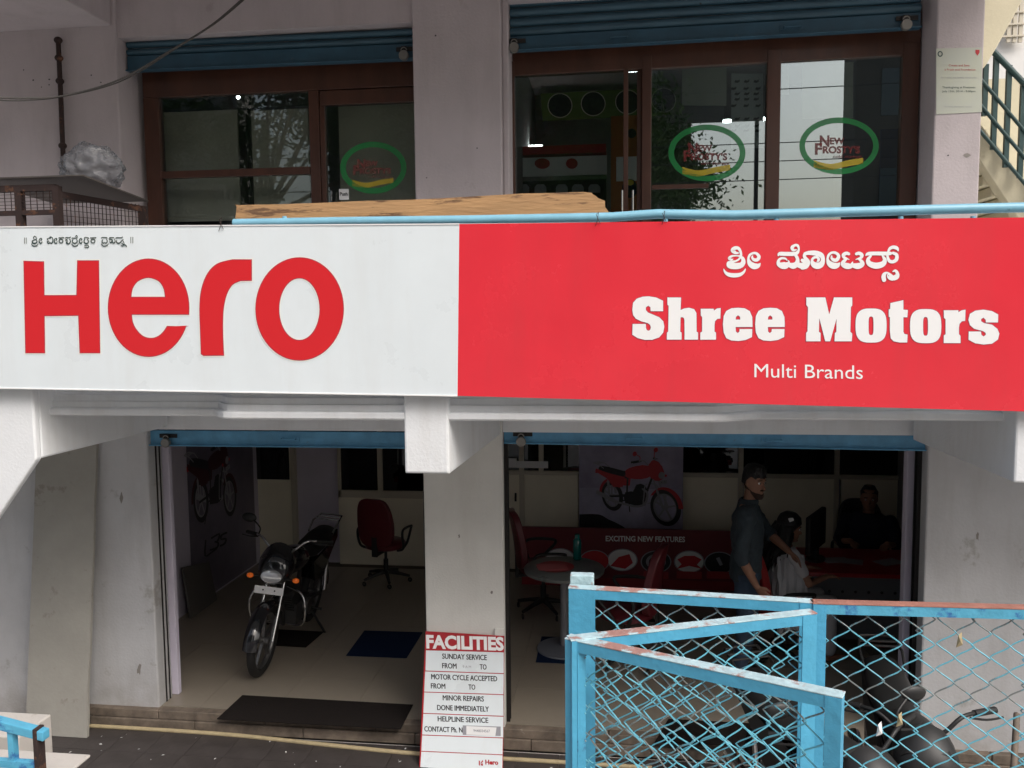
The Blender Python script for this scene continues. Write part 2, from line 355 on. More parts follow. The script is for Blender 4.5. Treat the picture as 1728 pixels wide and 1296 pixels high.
def ell(cx, cy, rx, ry, n=48, p=2, a0=0, a1=2*PI, closed=True):
    r = []
    for i in range(n if closed else n+1):
        a = a0+(a1-a0)*i/n; c, s = math.cos(a), math.sin(a)
        r.append((cx+rx*math.copysign(abs(c)**(2/p), c), cy+ry*math.copysign(abs(s)**(2/p), s)))
    return r

# =================================================================== BUILDING
YP = 5.8          # front of the pillars
YS = 4.3          # sign plane
YG = 6.02         # shopfronts and shutters
YB = 9.6          # back wall of the lower shop
ZB = 2.7          # upper floor level
xl0 = PXx(258, 960, YP)            # right edge of lower left pillar
xc0, xc1 = PXx(716, 900, YP), PXx(849.5, 900, YP)
xr0 = PXx(1560, 950, YP)
ul0 = PXx(201, 200, YP); uc0, uc1 = PXx(698, 180, YP), PXx(846, 180, YP); ur0, ur1 = PXx(1577, 180, YP), PXx(1657, 180, YP)
zlin = PZz(700, 729, YP)
zul = 5.1
bld = thing('shop_building', 'two storey plastered building with shops on both floors', 'building', (0, YP, -.15), world=True)
def bpart(mb, name, m, **k): return mb.build(name, m, bld, **k)
# lower piers
bpart(MB().box((-6.5, YP, -.15), (xl0, YP+.2, 2.43)).box((-6.5, YP+.2, -.15), (xl0-.02, YP+.36, 2.43)), 'pier', PLG, bevel=.012, label='broad grey plastered pier left of the lower left doorway')
bpart(MB().box((xc0, YP, -.15), (xc1, YP+.2, 2.43)).box((xc0+.02, YP+.2, -.15), (xc1-.02, YP+.36, 2.43)), 'pier', PLC, bevel=.01, label='cream pier between the two lower doorways')
bpart(MB().box((xr0, YP, -.15), (7, YP+.2, 2.43)).box((xr0+.02, YP+.2, -.15), (7, YP+.36, 2.43)), 'pier', PLG, bevel=.012, label='grey plastered pier right of the lower right doorway')
# inner lavender jambs
bpart(MB().box((xl0-.02, YG+.0, 0), (PXx(298, 960, YG+.05), YG+.05, 2.2)), 'jamb', LAV, bevel=.006)
bpart(MB().box((PXx(1526, 960, YG), YG, 0), (xr0+.02, YG+.08, 2.2)), 'jamb', LAV, bevel=.006)
# lintels
for a, b in ((xl0, xc0), (xc1, xr0)):
    bpart(MB().box((a, YP+.03, zlin), (b, YP+.36, 2.43)), 'lintel', PL)
bpart(MB().box((-6.5, 4.66, 2.43), (7, 9.9, 2.7)), 'floor_slab', PL)
# balcony edge moulding, bulging in the middle
bx0, bx1 = PXx(385, 705, 4.5), PXx(1215, 705, 4.5)
def edge(x):
    def sm(t): t = max(0, min(1, t)); return t*t*(3-2*t)
    return 4.57-.13*sm((x-bx0+.07)/.14)*sm((bx1+.22-x)/.30)
path = [(-3.42+i*.03, edge(-3.42+i*.03)) for i in range(int((5.6)/.03))]
prof = [(0, 2.70), (0, 2.53), (.02, 2.522), (.02, 2.488), (.036, 2.486), (.036, 2.452), (.058, 2.448), (.064, 2.44), (.064, 2.416), (.056, 2.406), (.0, 2.404), (-.3, 2.404)]
mb = MB(); vs = []; fs = []
for i, (x, y) in enumerate(path):
    a = path[max(0, i-1)]; b = path[min(len(path)-1, i+1)]; d = Vector((b[0]-a[0], b[1]-a[1])).normalized(); n = Vector((d.y, -d.x))
    for o_, z in prof: vs.append((x+n.x*o_, y+n.y*o_, z+.028))
k = len(prof)
for i in range(len(path)-1):
    for j in range(k-1): fs.append((i*k+j, (i+1)*k+j, (i+1)*k+j+1, i*k+j+1))
mb.add(vs, fs); bpart(mb, 'cornice', PL, label='white stepped moulding bulging outward under the signboard')
# brackets carrying the balcony
FB = 4.37
zb = PZz(757, 800, FB)
fx0, fx1 = PXx(682, 740, FB), PXx(757, 740, FB)
mb = MB(); mb.prism([(fx0, FB, zb), (fx1, FB, zb), (xc1-.015, YP, zb+.01), (xc0+.28, YP, zb+.01)], (0, 0, 2.7-zb)); bpart(mb, 'bracket', PL, bevel=.012, label='white concrete bracket over the cream pier')
rx0 = PXx(1713, 750, FB); zr = PZz(1713, 815, FB)
bpart(MB().box((rx0, FB, zr), (rx0+.45, YP, 2.7)), 'bracket', PL, bevel=.012, label='white concrete bracket at the right end')
lx = PXx(58, 720, FB); zl = PZz(58, 776, FB)
p0 = P(58, 776, FB); p1 = P(0, 862, FB); dl = (p1-p0)*3
mb = MB(); mb.prism([(lx, FB, 2.7), (lx, FB, p0.z), (lx+dl.x, FB, p0.z+dl.z), (lx+dl.x, FB, 2.7)], (0, .05, 0)); mb.box((lx-.3, FB+.05, zl), (lx, YP, 2.7))
bpart(mb, 'bracket', PL, bevel=.012, label='white concrete bracket with a sloping underside at the left end')
# upper storey
bpart(MB().box((-6.5, YP, 2.7), (ul0, YP+.2, 5.4)), 'wall', PLM, bevel=.01, label='mauve plastered wall left of the upper shopfronts')
bpart(MB().box((-6.5, YP+.2, 2.7), (ul0-.01, YP+.36, 5.4)), 'wall', PLM)
bpart(MB().box((uc0, YP, 2.7), (uc1, YP+.35, 5.4)).box((uc1, YP+.06, 2.7), (uc1+.045, YP+.35, 5.4)), 'pier', PLM, bevel=.01, label='mauve pier between the two upper shopfronts')
bpart(MB().box((ur0, YP, 2.7), (ur1, YP+.45, 5.4)), 'pier', PLM, bevel=.01, label='mauve pier with a paper notice, right of the upper shopfronts')
bpart(MB().box((ul0, YP+.03, zul-.06), (uc0, YP+.36, 5.4)).box((uc1+.045, YP+.03, zul+.05), (ur0, YP+.36, 5.4)), 'lintel', PLM)
bpart(MB().box((-6.5, 4.45, 5.4), (ur1+.35, 9.9, 5.6)), 'ceiling_slab', PLM)
bpart(MB().box((-6.5, 4.5, PZz(100, 49, YP)), (PXx(188, 45, YP), YP, 5.4)), 'beam', PLM, bevel=.01)
bpart(MB().box((uc0+.1, 4.5, 5.22), (uc1-.1, YP, 5.4)), 'beam', PLM, bevel=.01)
bpart(MB().box((-6.5, 4.36, 5.3), (ur1+.35, 4.45, 6.2)), 'parapet', PLM)
# upper room shell
bpart(MB().box((-6.5, 9.3, 2.7), (ur1, 9.4, 5.4)), 'room_wall', INTD)
bpart(MB().box((uc0+.15, YP+.36, 2.7), (uc1-.1, 9.3, 5.4)).box((-4.6, YP+.36, 2.7), (-4.5, 9.3, 5.4)).box((ur1-.05, YP+.45, 2.7), (ur1, 9.3, 5.4)), 'room_wall', INTD)

# lower room shell
bpart(MB().box((-4.45, YP+.36, 0), (-4.35, YB, 2.43)), 'side_wall', LAV, label='left inner side wall of the lower showroom')
bpart(MB().box((3.1, YP+.36, 0), (3.2, YB, 2.43)), 'side_wall', INTD)
bpart(MB().box((-4.45, YB, 0), (3.2, YB+.12, 2.43)), 'back_wall', LAV)

# =================================================================== GROUND
struct(MB().box((-80, -80, -.6), (80, 80, -.34)), 'ground', ASPH)
struct(MB().box((-30, -30, -.34), (30, 2.2, 1.4)), 'street', ASPH)
rw = MB().box((-30, 2.2, -.34), (30, 2.35, 1.42)).build('retaining_wall', PL); rw['kind'] = 'structure'
apr = struct(MB().box((-12, 2.35, -.34), (12, 5.73, -.155)), 'forecourt', mat('pale_concrete', (.42, .4, .37), .9, var=.15))
tm = None
def tiles(parent, x0, x1, y0, y1, z, s, m, th=.012, gap=.003, name='tile'):
    ms = []
    for q in range(3):
        me = bpy.data.meshes.new(name); b = bmesh.new(); bmesh.ops.create_cube(b, size=1)
        for v in b.verts: v.co = Vector((v.co.x*(s-gap), v.co.y*(s-gap), v.co.z*th))
        b.to_mesh(me); b.free(); me.materials.append(m); ms.append(me)
    nx = int((x1-x0)/s); ny = int((y1-y0)/s); r = random.Random(3)
    for i in range(nx+1):
        for j in range(ny+1):
            cx, cy = x0+(i+.5)*s, y0+(j+.5)*s
            if cx > x1 or cy > y1: continue
            o = bpy.data.objects.new(name, ms[(i+j) % 3]); COL.objects.link(o); o.parent = parent
            o.location = (cx, cy, z+r.uniform(-.0008, .0008)); o.rotation_euler = (r.uniform(-.001, .001), r.uniform(-.001, .001), 0)
tiles(apr, -4.6, 3.6, 4.5, 5.71, -.149, .3, APR)
fl = struct(MB().box((-4.4, 5.83, -.16), (3.15, 9.7, -.008)), 'shop_floor', TILEG)
tiles(fl, -4.4, 3.15, 5.832, 9.7, -.006, .6, TILE)
st = thing('entrance_step', 'worn brown stone step running along the lower doorways', 'step', (0, 5.8, -.15), world=True, kind='structure')
for i in range(9):
    x = -4.35+i*.86
    MB().box((x, 5.752, -.068), (x+.855, 5.828, .0)).build('tread_stone', STONE, st, bevel=.006)
    MB().box((x+.3, 5.738, -.15), (x+1.155, 5.828, -.07)).build('riser_stone', STONE, st, bevel=.006)
hp = [P(140, 1212, Z=-.134), P(260, 1222, Z=-.134), P(400, 1241, Z=-.134), P(560, 1258, Z=-.134), P(705, 1272, Z=-.134), P(860, 1281, Z=-.134), P(960, 1287, Z=-.134), P(1100, 1296, Z=-.134)]
hp = [Vector((p.x, min(p.y, 5.715), p.z)) for p in hp]
tag(MB().tube([Vector(p) for p in cr([tuple(p) for p in hp], 6)], .016, 10).build('garden_hose', HOSE, smooth=True), 'cream hose lying along the entrance step', 'hose')

rr = random.Random(12); mb = MB()
for k in range(46):
    x, y = rr.uniform(-4, 1.2), rr.uniform(5.15, 5.68); a = rr.uniform(0, PI); l = rr.uniform(.004, .014); ca, sa = math.cos(a)*l, math.sin(a)*l
    mb.add([(x-ca, y-sa, -.1405), (x+sa*.5, y-ca*.5, -.138), (x+ca, y+sa, -.140), (x-sa*.5, y+ca*.5, -.1395)], [(0, 1, 2, 3)])
lt = mb.build('litter', PAPER); lt['kind'] = 'stuff'; lt['label'] = 'tiny pale scraps strewn over the dark forecourt'; lt['category'] = 'litter'
# =================================================================== SIGN
def sp(x, y, lift=0.0): return P(x, y, YS-lift)
sign = thing('shop_sign', 'long red and white signboard across the balcony front', 'sign', tuple(P(775, 668, YS)), world=True)
WC = [(-70, 383.5), (775, 378), (772, 668), (-70, 653.8)]; RC = [(775, 378), (1800, 366), (1800, 696.2), (772, 668)]
for C_, m, nm, lb in ((WC, WHITE, 'face_panel', 'white half of the signboard'), (RC, RED, 'face_panel', 'red half of the signboard')):
    nx, ny = 80, 26; vs = []; fs = []
    for j in range(ny+1):
        for i in range(nx+1):
            u, v = i/nx, j/ny; a = (C_[0][0]*(1-u)+C_[1][0]*u, C_[0][1]*(1-u)+C_[1][1]*u); b = (C_[3][0]*(1-u)+C_[2][0]*u, C_[3][1]*(1-u)+C_[2][1]*u)
            x, y = a[0]*(1-v)+b[0]*v, a[1]*(1-v)+b[1]*v
            e = min(1, min(u, 1-u, v, 1-v)*14)
            w = .0008*noise.noise(Vector((x*.004, y*.006, 0)))*e
            for dx, dy, r_, h in ((925, 547, 9, -.004), (925, 579, 9, -.004), (1010, 377, 10, .003), (1120, 378, 9, .002), (575, 390, 8, -.003), (1290, 683, 12, .003), (930, 664, 12, .003)):
                w += h*math.exp(-((x-dx)**2+(y-dy)**2)/r_**2)
            vs.append(sp(x, y, w))
    for j in range(ny):
        for i in range(nx): a = j*(nx+1)+i; fs.append((a, a+1, a+nx+2, a+nx+1))
    o = MB().add(vs, fs).build(nm, m, sign, smooth=True, label=lb)
ALUE = mat('sign_edge', (.62, .64, .65), .4)
tl, tr_, br, bl = sp(-70, 383.5), sp(1800, 366), sp(1800, 696.2), sp(-70, 653.8)
mb = MB()
for a, b in ((tl, tr_), (bl, br)):
    mb.tube([a+Vector((0, .02, 0)), b+Vector((0, .02, 0))], .0001, 4)
mb2 = MB(); q = Vector((0, .012, 0)); D = Vector((0, .05, 0))
mid_t, mid_b = sp(775, 378), sp(772, 668)
for a, b in ((tl, mid_t), (mid_t, tr_)):
    mb2.add([a+q, b+q, b+D, a+D, a+q+Vector((0, 0, -.02)), b+q+Vector((0, 0, -.02)), b+D+Vector((0, 0, -.02)), a+D+Vector((0, 0, -.02))], [(0,1,2,3),(7,6,5,4),(0,4,5,1),(3,2,6,7)])
for a, b in ((bl, mid_b), (mid_b, br)):
    mb2.add([a+q, b+q, b+D, a+D, a+q+Vector((0, 0, .02)), b+q+Vector((0, 0, .02)), b+D+Vector((0, 0, .02)), a+D+Vector((0, 0, .02))], [(0,1,2,3),(7,6,5,4),(0,4,5,1),(3,2,6,7)])
mb2.add([tl+D, tr_+D, br+D, bl+D], [(0, 1, 2, 3)])
mb2.build('box_frame', ALUE, sign)
mb = MB()   # thin pale lip round the faces
def lip(a, b, w=.005, l=.004):
    d = (b-a).normalized(); n = Vector((-d.z, 0, d.x))*w/2; f = Vector((0, -l, 0)); mb.add([a-n+f, b-n+f, b+n+f, a+n+f, a-n+q, b-n+q, b+n+q, a+n+q], [(0,1,2,3),(0,4,5,1),(3,2,6,7)])
lip(tl, mid_t, .006); lip(bl, mid_b, .006)
mb.build('edge_trim', LETW, sign)
# big word on the white half
def hz(x, y): return (x/2.88, 370+y/2.88)
H_ = [(115,203),(213,206),(215,370),(372,369),(376,201),(480,201),(486,650),(388,650),(381,468),(216,470),(218,650),(124,650)]
e_out = ell(722, 430, 197, 238, 60, 2, math.radians(8), math.radians(-338), False)
e_in = cr([(812,520),(795,545),(770,568),(735,578),(695,568),(662,535),(645,500),(640,463)], 4)
e_poly = [(918,463),(919,430)]+[p for p in ell(722, 430, 197, 238, 60, 2, 0, -2*PI+.38, False)][1:]+[(918,520)]+e_in
e_hole = [(637,378),(803,378)]+cr([(803,378),(795,335),(770,300),(720,284),(672,300),(645,335),(637,378)], 5)[1:-1]
r_poly = [(1223,196),(1223,298)]+cr([(1170,299),(1130,318),(1102,365),(1087,430),(1083,500),(1084,580),(1088,662)], 4)+[(990,663),(977,655)]+cr([(977,655),(974,560),(970,440),(977,350),(1005,270),(1055,217),(1130,196)], 5)[1:]
o_out, o_in = ell(1456, 436, 214, 250, 64), ell(1455, 437, 99, 151, 48)
def grow(poly, d):        # offset a loop outwards by d
    n = len(poly); A = sum(poly[i][0]*poly[(i+1) % n][1]-poly[(i+1) % n][0]*poly[i][1] for i in range(n)); s = 1 if A > 0 else -1; out = []
    for i in range(n):
        a, b, c = Vector(poly[i-1][:2]), Vector(poly[i][:2]), Vector(poly[(i+1) % n][:2])
        d1 = (b-a); d2 = (c-b)
        if d1.length < 1e-6 or d2.length < 1e-6: out.append(tuple(b)); continue
        n1 = Vector((d1.y, -d1.x)).normalized(); n2 = Vector((d2.y, -d2.x)).normalized(); m_ = n1+n2; m_ = n1 if m_.length < .3 else m_/max(.5, m_.length_squared/2)
        out.append(tuple(b+m_*d*s))
    return out
def letters(shapes, conv, name, layers, parent=sign, lab=None):
    for k, (m, g, lift) in enumerate(layers):
        mb = MB()
        for polys in shapes:
            pp = [[conv(*q) for q in (grow(polys[0], g))]]+[[conv(*q) for q in grow(h, -g)] for h in polys[1:]]
            t = flat(pp, lambda x, y: sp(x, y, lift)); mb.add(t.v, t.f)
        mb.build(name if k == len(layers)-1 else 'lettering_outline', m, parent, label=lab if k == len(layers)-1 else None)
letters([[H_], [e_poly, e_hole], [r_poly], [o_out, o_in]], hz, 'lettering', [(HALO, 6, .0016), (OUTL, 1.6, .0020), (REDL, -1.0, .0024)], lab='large red word on the white half')
S_ = [(398,100),(398,203),(275,203),(273,165),(253,150),(232,165),(230,190),(250,214),(300,235),(360,260),(400,300),(410,350),(400,410),(360,458),(290,482),(220,482),(150,465),(97,432),(100,326),(230,326),(232,365),(240,385),(255,391),(270,385),(277,360),(270,335),(250,320),(180,300),(130,275),(105,240),(97,190),(105,120),(140,80),(200,60),(260,57),(330,68)]
h_ = [(438,68),(573,68),(568,190),(600,175),(650,168),(700,182),(722,220),(724,400),(738,410),(738,480),(605,480),(604,290),(598,268),(580,260),(568,265),(565,400),(578,410),(578,480),(432,480),(434,410),(446,400),(450,150),(438,140)]
r_ = [(762,178),(890,178),(893,195),(920,175),(958,170),(955,275),(925,278),(903,300),(898,340),(898,400),(912,410),(912,480),(758,480),(758,410),(776,400),(776,260),(763,245)]
e_ = [(1268,357),(1265,260),(1240,200),(1190,173),(1125,168),(1060,173),(1010,200),(985,250),(978,330),(985,410),(1010,465),(1060,488),(1130,493),(1200,483),(1262,455),(1265,375),(1140,375),(1138,400),(1122,414),(1106,400),(1103,357)]
eh = [(1104,283),(1146,283),(1144,258),(1125,243),(1107,258)]
e2 = [(a+313, b) for a, b in e_]; eh2 = [(a+313, b) for a, b in eh]
letters([[S_], [h_], [r_], [e_, eh], [e2, eh2]], lambda x, y: (1050+x/5.76, 490+y/5.76), 'lettering', [(OUTL, 3, .0016), (LETW, -1, .0021)], lab='white slab serif words on the red half')
M_ = [(52,58),(212,58),(243,200),(283,58),(436,58),(436,125),(425,140),(420,345),(436,360),(432,425),(287,425),(290,355),(302,345),(304,235),(252,425),(210,425),(160,232),(158,345),(172,355),(172,425),(50,425),(50,355),(62,340),(66,140),(52,122)]
t_ = [(862,80),(862,160),(899,162),(895,225),(862,225),(862,345),(870,362),(897,368),(893,435),(830,435),(780,425),(755,400),(748,340),(748,222),(738,222),(738,158),(750,155),(752,105)]
r2 = [(1197,165),(1320,165),(1320,182),(1345,165),(1380,160),(1376,255),(1350,258),(1330,280),(1325,310),(1325,365),(1338,378),(1338,440),(1197,440),(1197,375),(1212,365),(1212,240),(1198,228)]
s_ = [(1652,200),(1650,268),(1548,268),(1546,245),(1528,228),(1510,240),(1510,257),(1535,272),(1600,285),(1645,320),(1662,360),(1650,410),(1600,445),(1530,452),(1460,442),(1403,412),(1405,342),(1508,342),(1512,370),(1530,383),(1547,370),(1546,355),(1525,340),(1450,320),(1415,290),(1402,245),(1415,195),(1460,168),(1530,160),(1600,172)]
letters([[M_], [ell(592, 293, 130, 143, 40, 3), ell(592, 295, 20, 77, 28, 3.5)], [t_], [ell(1047, 298, 131, 143, 40, 3), ell(1046, 300, 20, 77, 28, 3.5)], [r2], [s_]],
        lambda x, y: (1350+x/4.937, 490+y/4.937), 'lettering', [(OUTL, 2.6, .0016), (LETW, -.8, .0021)])
# 'Multi Brands' line
def mbfn(u, v): # baseline (1273,636) to (1456,639)
    x = 1273+u; return sp(x, 636.5+u*.0165-v, .002)
text_mb('Multi Brands', mbfn, size=33, w=183).build('lettering', LETW, sign, label='small white line of words under the big white ones')
# Kannada words on the red half: each stroke (x, y, width)
KA = [[(385,290,30),(340,288,50),(288,245,80),(325,202,66),(388,205,56),(425,260,48),(438,325,42),(425,372,36),(385,415,34),(325,446,34)],
      [(435,350,34),(350,340,26),(270,348,38),(222,388,52),(262,412,34),(290,400,14)],
      [(790,478,14),(745,522,84),(670,530,112),(600,480,92),(572,400,46),(596,330,44),(655,295,42),(722,302,50),(765,362,62),(730,415,62),(672,412,56),(640,375,38),(648,345,22)],
      [(1112,345,12),(1140,308,68),(1250,308,74),(1400,306,74),(1462,285,60),(1490,220,36),(1470,158,48),(1418,150,46),(1368,192,62),(1388,238,46),(1445,232,22)],
      [(1278,425,16),(1245,393,36),(1180,386,42),(1125,425,50),(1125,490,80),(1195,520,122),(1265,510,118),(1308,460,40),(1300,425,12)],
      [(1300,500,70),(1390,525,112),(1455,480,90),(1466,400,62),(1430,325,58)],
      [(1480,510,90),(1570,525,116),(1640,495,100),(1655,440,72),(1606,380,62),(1592,330,56),(1640,290,58),(1735,282,62)]]
KAP = [[(330,425),(240,432),(190,450),(172,500),(190,550),(250,580),(330,587),(410,578),(480,540),(515,480),(515,420),(490,370),(445,345),(425,380),(440,400),(442,430),(430,460),(390,470),(310,470),(360,440)],
       [(122,575),(160,620),(220,650),(320,658),(420,650),(480,615),(518,570),(522,610),(490,670),(420,720),(320,738),(220,725),(150,680),(118,620)]]
KB = [[(-15,285,55),(60,272,72),(170,278,88),(262,312,84),(292,390,68),(262,468,98),(195,492,112),(130,465,96),(104,405,46),(128,360,42),(178,345,40),(218,368,44),(212,405,44),(190,418,16)],
      [(-60,400,60),(-20,420,70),(20,450,80),(5,500,80),(-60,520,80)],
      [(582,440,14),(540,482,88),(470,492,110),(402,450,92),(372,380,44),(392,308,44),(445,268,40),(512,274,48),(560,322,56),(532,390,60),(475,392,56),(440,360,40),(442,325,24)],
      [(735,290,50),(695,278,58),(645,305,62),(655,350,50),(700,368,30),(740,386,14)], [(700,376,30),(648,420,62),(640,470,84),(710,498,104),(775,490,80),(800,430,20)],
      [(865,290,50),(910,278,58),(958,305,62),(948,350,50),(905,368,30),(855,386,14)], [(905,376,30),(955,420,62),(962,470,84),(890,498,104),(820,490,80)],
      [(1025,320,12),(1065,288,58),(1200,282,66),(1380,284,66),(1450,280,58)],
      [(1115,325,34),(1065,385,62),(1090,455,92),(1200,492,106),(1318,462,96),(1352,390,66),(1312,320,30)],
      [(1408,262,34),(1438,200,48),(1498,174,60),(1562,192,58),(1582,235,22)],
      [(1395,290,40),(1408,365,46),(1440,415,58),(1500,422,58),(1553,380,64),(1556,305,58),(1495,275,50)],
      [(1340,735,74),(1332,680,76),(1352,632,60),(1395,612,30),(1440,645,50),(1490,700,84),(1556,680,86),(1568,622,58),(1535,578,46),(1492,592,20)],
      [(1402,640,14),(1405,680,30),(1440,705,60),(1480,712,76)]]
for g, m, lf, nm in ((7, OUTL, .0012, 'lettering_outline'), (0, LETW, .0022, 'lettering')):
    mb = MB(); i = 0
    for K, ox, oy, s in ((KA, 1210, 400, 10.8), (KB, 1360, 400, 10.165)):
        for st_ in K:
            i += 1; ribbon(mb, [(a, b, w+g) for a, b, w in st_], lambda x, y, l: sp(ox+x/s, oy+y/s, l), lf+i*.00004, 5)
    for poly in KAP:
        pl = cr(poly, 3, True); i += 1
        t = flat([grow(pl, g/2)], lambda x, y: sp(1210+x/10.8, 400+y/10.8, lf+i*.00004)); mb.add(t.v, t.f)
    mb.build(nm, m, sign, label='white line of curved script on the red half' if nm == 'lettering' else None)
# small dark line of script, top left (strokes, 8.43 px units)
def ring(x, y, rx, ry, a0=0, a1=360, w=11, n=9): return [(x+rx*math.cos(math.radians(a0+(a1-a0)*i/n)), y+ry*math.sin(math.radians(a0+(a1-a0)*i/n)), w) for i in range(n+1)]
def ii(x): return [(x+22,150,8),(x+10,170,15),(x-10,168,17),(x-22,140,13),(x-10,108,9),(x+10,102,9),(x+16,120,10),(x+2,130,8)]
SM = [[(95,95,6),(95,175,6)], [(120,95,6),(120,175,6)], [(1608,85,6),(1608,170,6)], [(1637,85,6),(1637,170,6)],
      [(236,110,6),(222,95,8),(236,74,9),(258,82,9),(262,112,9),(235,125,8),(205,140,12),(215,170,18),(250,172,18),(275,150,12),(262,120,8)], [(195,180,6),(210,205,11),(240,214,14),(275,202,11),(288,178,6)],
      ii(325), [(430,128,8),(418,112,9),(436,100,8),(470,98,10),(455,85,8),(480,82,8),(498,110,11),(497,150,14),(478,174,16),(460,160,8),(440,176,16),(420,155,11),(432,138,7),(446,150,7)],
      ii(540), ring(615, 140, 28, 28, -60, 300, 12), [(585,96,11),(655,92,11)],
      [(675,100,8),(690,92,11),(735,92,11),(750,84,9)], [(690,140,7),(680,125,9),(695,115,9),(705,140,9),(690,170,15),(712,178,9),(735,172,15),(752,140,12),(738,112,9)], [(708,160,9),(715,190,9)],
      [(770,98,10),(830,98,10),(848,80,9),(835,60,9),(822,75,7)], [(785,118,8),(775,150,13),(800,172,16),(825,170,16),(848,145,12),(835,112,8)], [(765,180,6),(785,206,11),(815,214,14),(850,200,11),(860,176,6)],
      ii(895), [(945,105,8),(955,88,9),(985,92,11),(1010,100,9)], [(955,112,7),(942,140,12),(955,170,16),(990,172,16),(1008,145,12),(990,115,9)], [(950,205,7),(975,198,8),(1000,202,8),(1010,222,9),(990,236,10),(975,225,6),(960,236,10),(952,222,7)],
      ring(1070, 140, 28, 28, -60, 300, 12), [(1035,96,11),(1112,92,11)],
      [(1190,98,9),(1205,90,11),(1270,94,10)], [(1210,120,7),(1198,145,11),(1212,172,16),(1235,160,8),(1255,172,16),(1275,145,11),(1262,112,8)], [(1188,180,6),(1208,206,11),(1240,212,14),(1275,200,11),(1288,178,6)],
      [(1300,98,9),(1320,92,11),(1365,92,11)], [(1312,130,7),(1300,115,8),(1318,112,8),(1340,130,10),(1325,168,15),(1308,150,8)], [(1345,120,8),(1350,160,14),(1372,170,15),(1385,140,10),(1375,112,8)],
      [(1395,98,9),(1415,92,11),(1470,95,11),(1490,82,9)], [(1410,130,7),(1402,150,12),(1425,172,16),(1455,165,14),(1475,140,11),(1500,120,9)], [(1480,170,7),(1500,190,12),(1535,200,14),(1548,222,9)], [(1470,200,7),(1490,212,12),(1512,180,9),(1500,140,7)]]
for m, g, lf, nm in ((HALO, 5, .0012, 'lettering_outline'), (INK, 2.5, .0026, 'lettering')):
    mb = MB()
    for i, st_ in enumerate(SM): ribbon(mb, [(a, b, w+g) for a, b, w in st_], lambda x, y, l: sp(30+x/8.43, 390+y/8.43, l), lf+i*.00004, 3)
    mb.build(nm, m, sign, label='small dark line of curved script at the top left of the sign' if nm == 'lettering' else None)
# ties
mb = MB()
for x, y in ((1008, 372), (1120, 370), (372, 381)):
    mb.tube([sp(x-3, y+9, .006), sp(x, y, .02), sp(x+2, y-14, -.02), sp(x-2, y-10, .01), sp(x+5, y+6, .008)], .0016, 5)
mb.build('wire_tie', RUST, sign)

# =================================================================== BALCONY RAIL AND PLANK
rail = thing('balcony_rail', 'pale blue pipe handrail running just above the signboard', 'railing', tuple(P(1100, 378, 4.46)), world=True)
YR = 4.48
pts = [P(x, y, YR) for x, y in ((395, 377), (560, 374), (800, 371), (1030, 366.5), (1110, 361), (1135, 361.5), (1240, 363), (1420, 358), (1600, 353), (1728, 350), (1800, 348))]
MB().tube(pts, .025, 14).build('handrail', PIPE, rail, smooth=True)
for x in (480, 700, 905, 1123, 1310, 1520, 1642):
    p = P(x, 365, YR); MB().tube([Vector((p.x, YR, ZB)), p], .013, 8).build('baluster', PIPE, rail, smooth=True)
pk = cr([(396,376),(399,348),(404,346),(470,345),(620,339),(760,334),(880,327),(985,324),(1000,327),(1010,334),(1020,339),(1022,350),(1030,360),(1029,364)], 2)
rr = random.Random(5); pk = [(x+rr.uniform(-1, 1), y+rr.uniform(-.6, .6)) for x, y in pk]
mb = MB(); a = [P(x, y, 4.56) for x, y in pk]+[P(1029, 377, 4.56), P(396, 390, 4.56)]
mb.prism(a, (0, .022, 0)); tag(mb.build('wooden_plank', CARD), 'worn tan plank with chipped right end behind the blue handrail', 'plank')

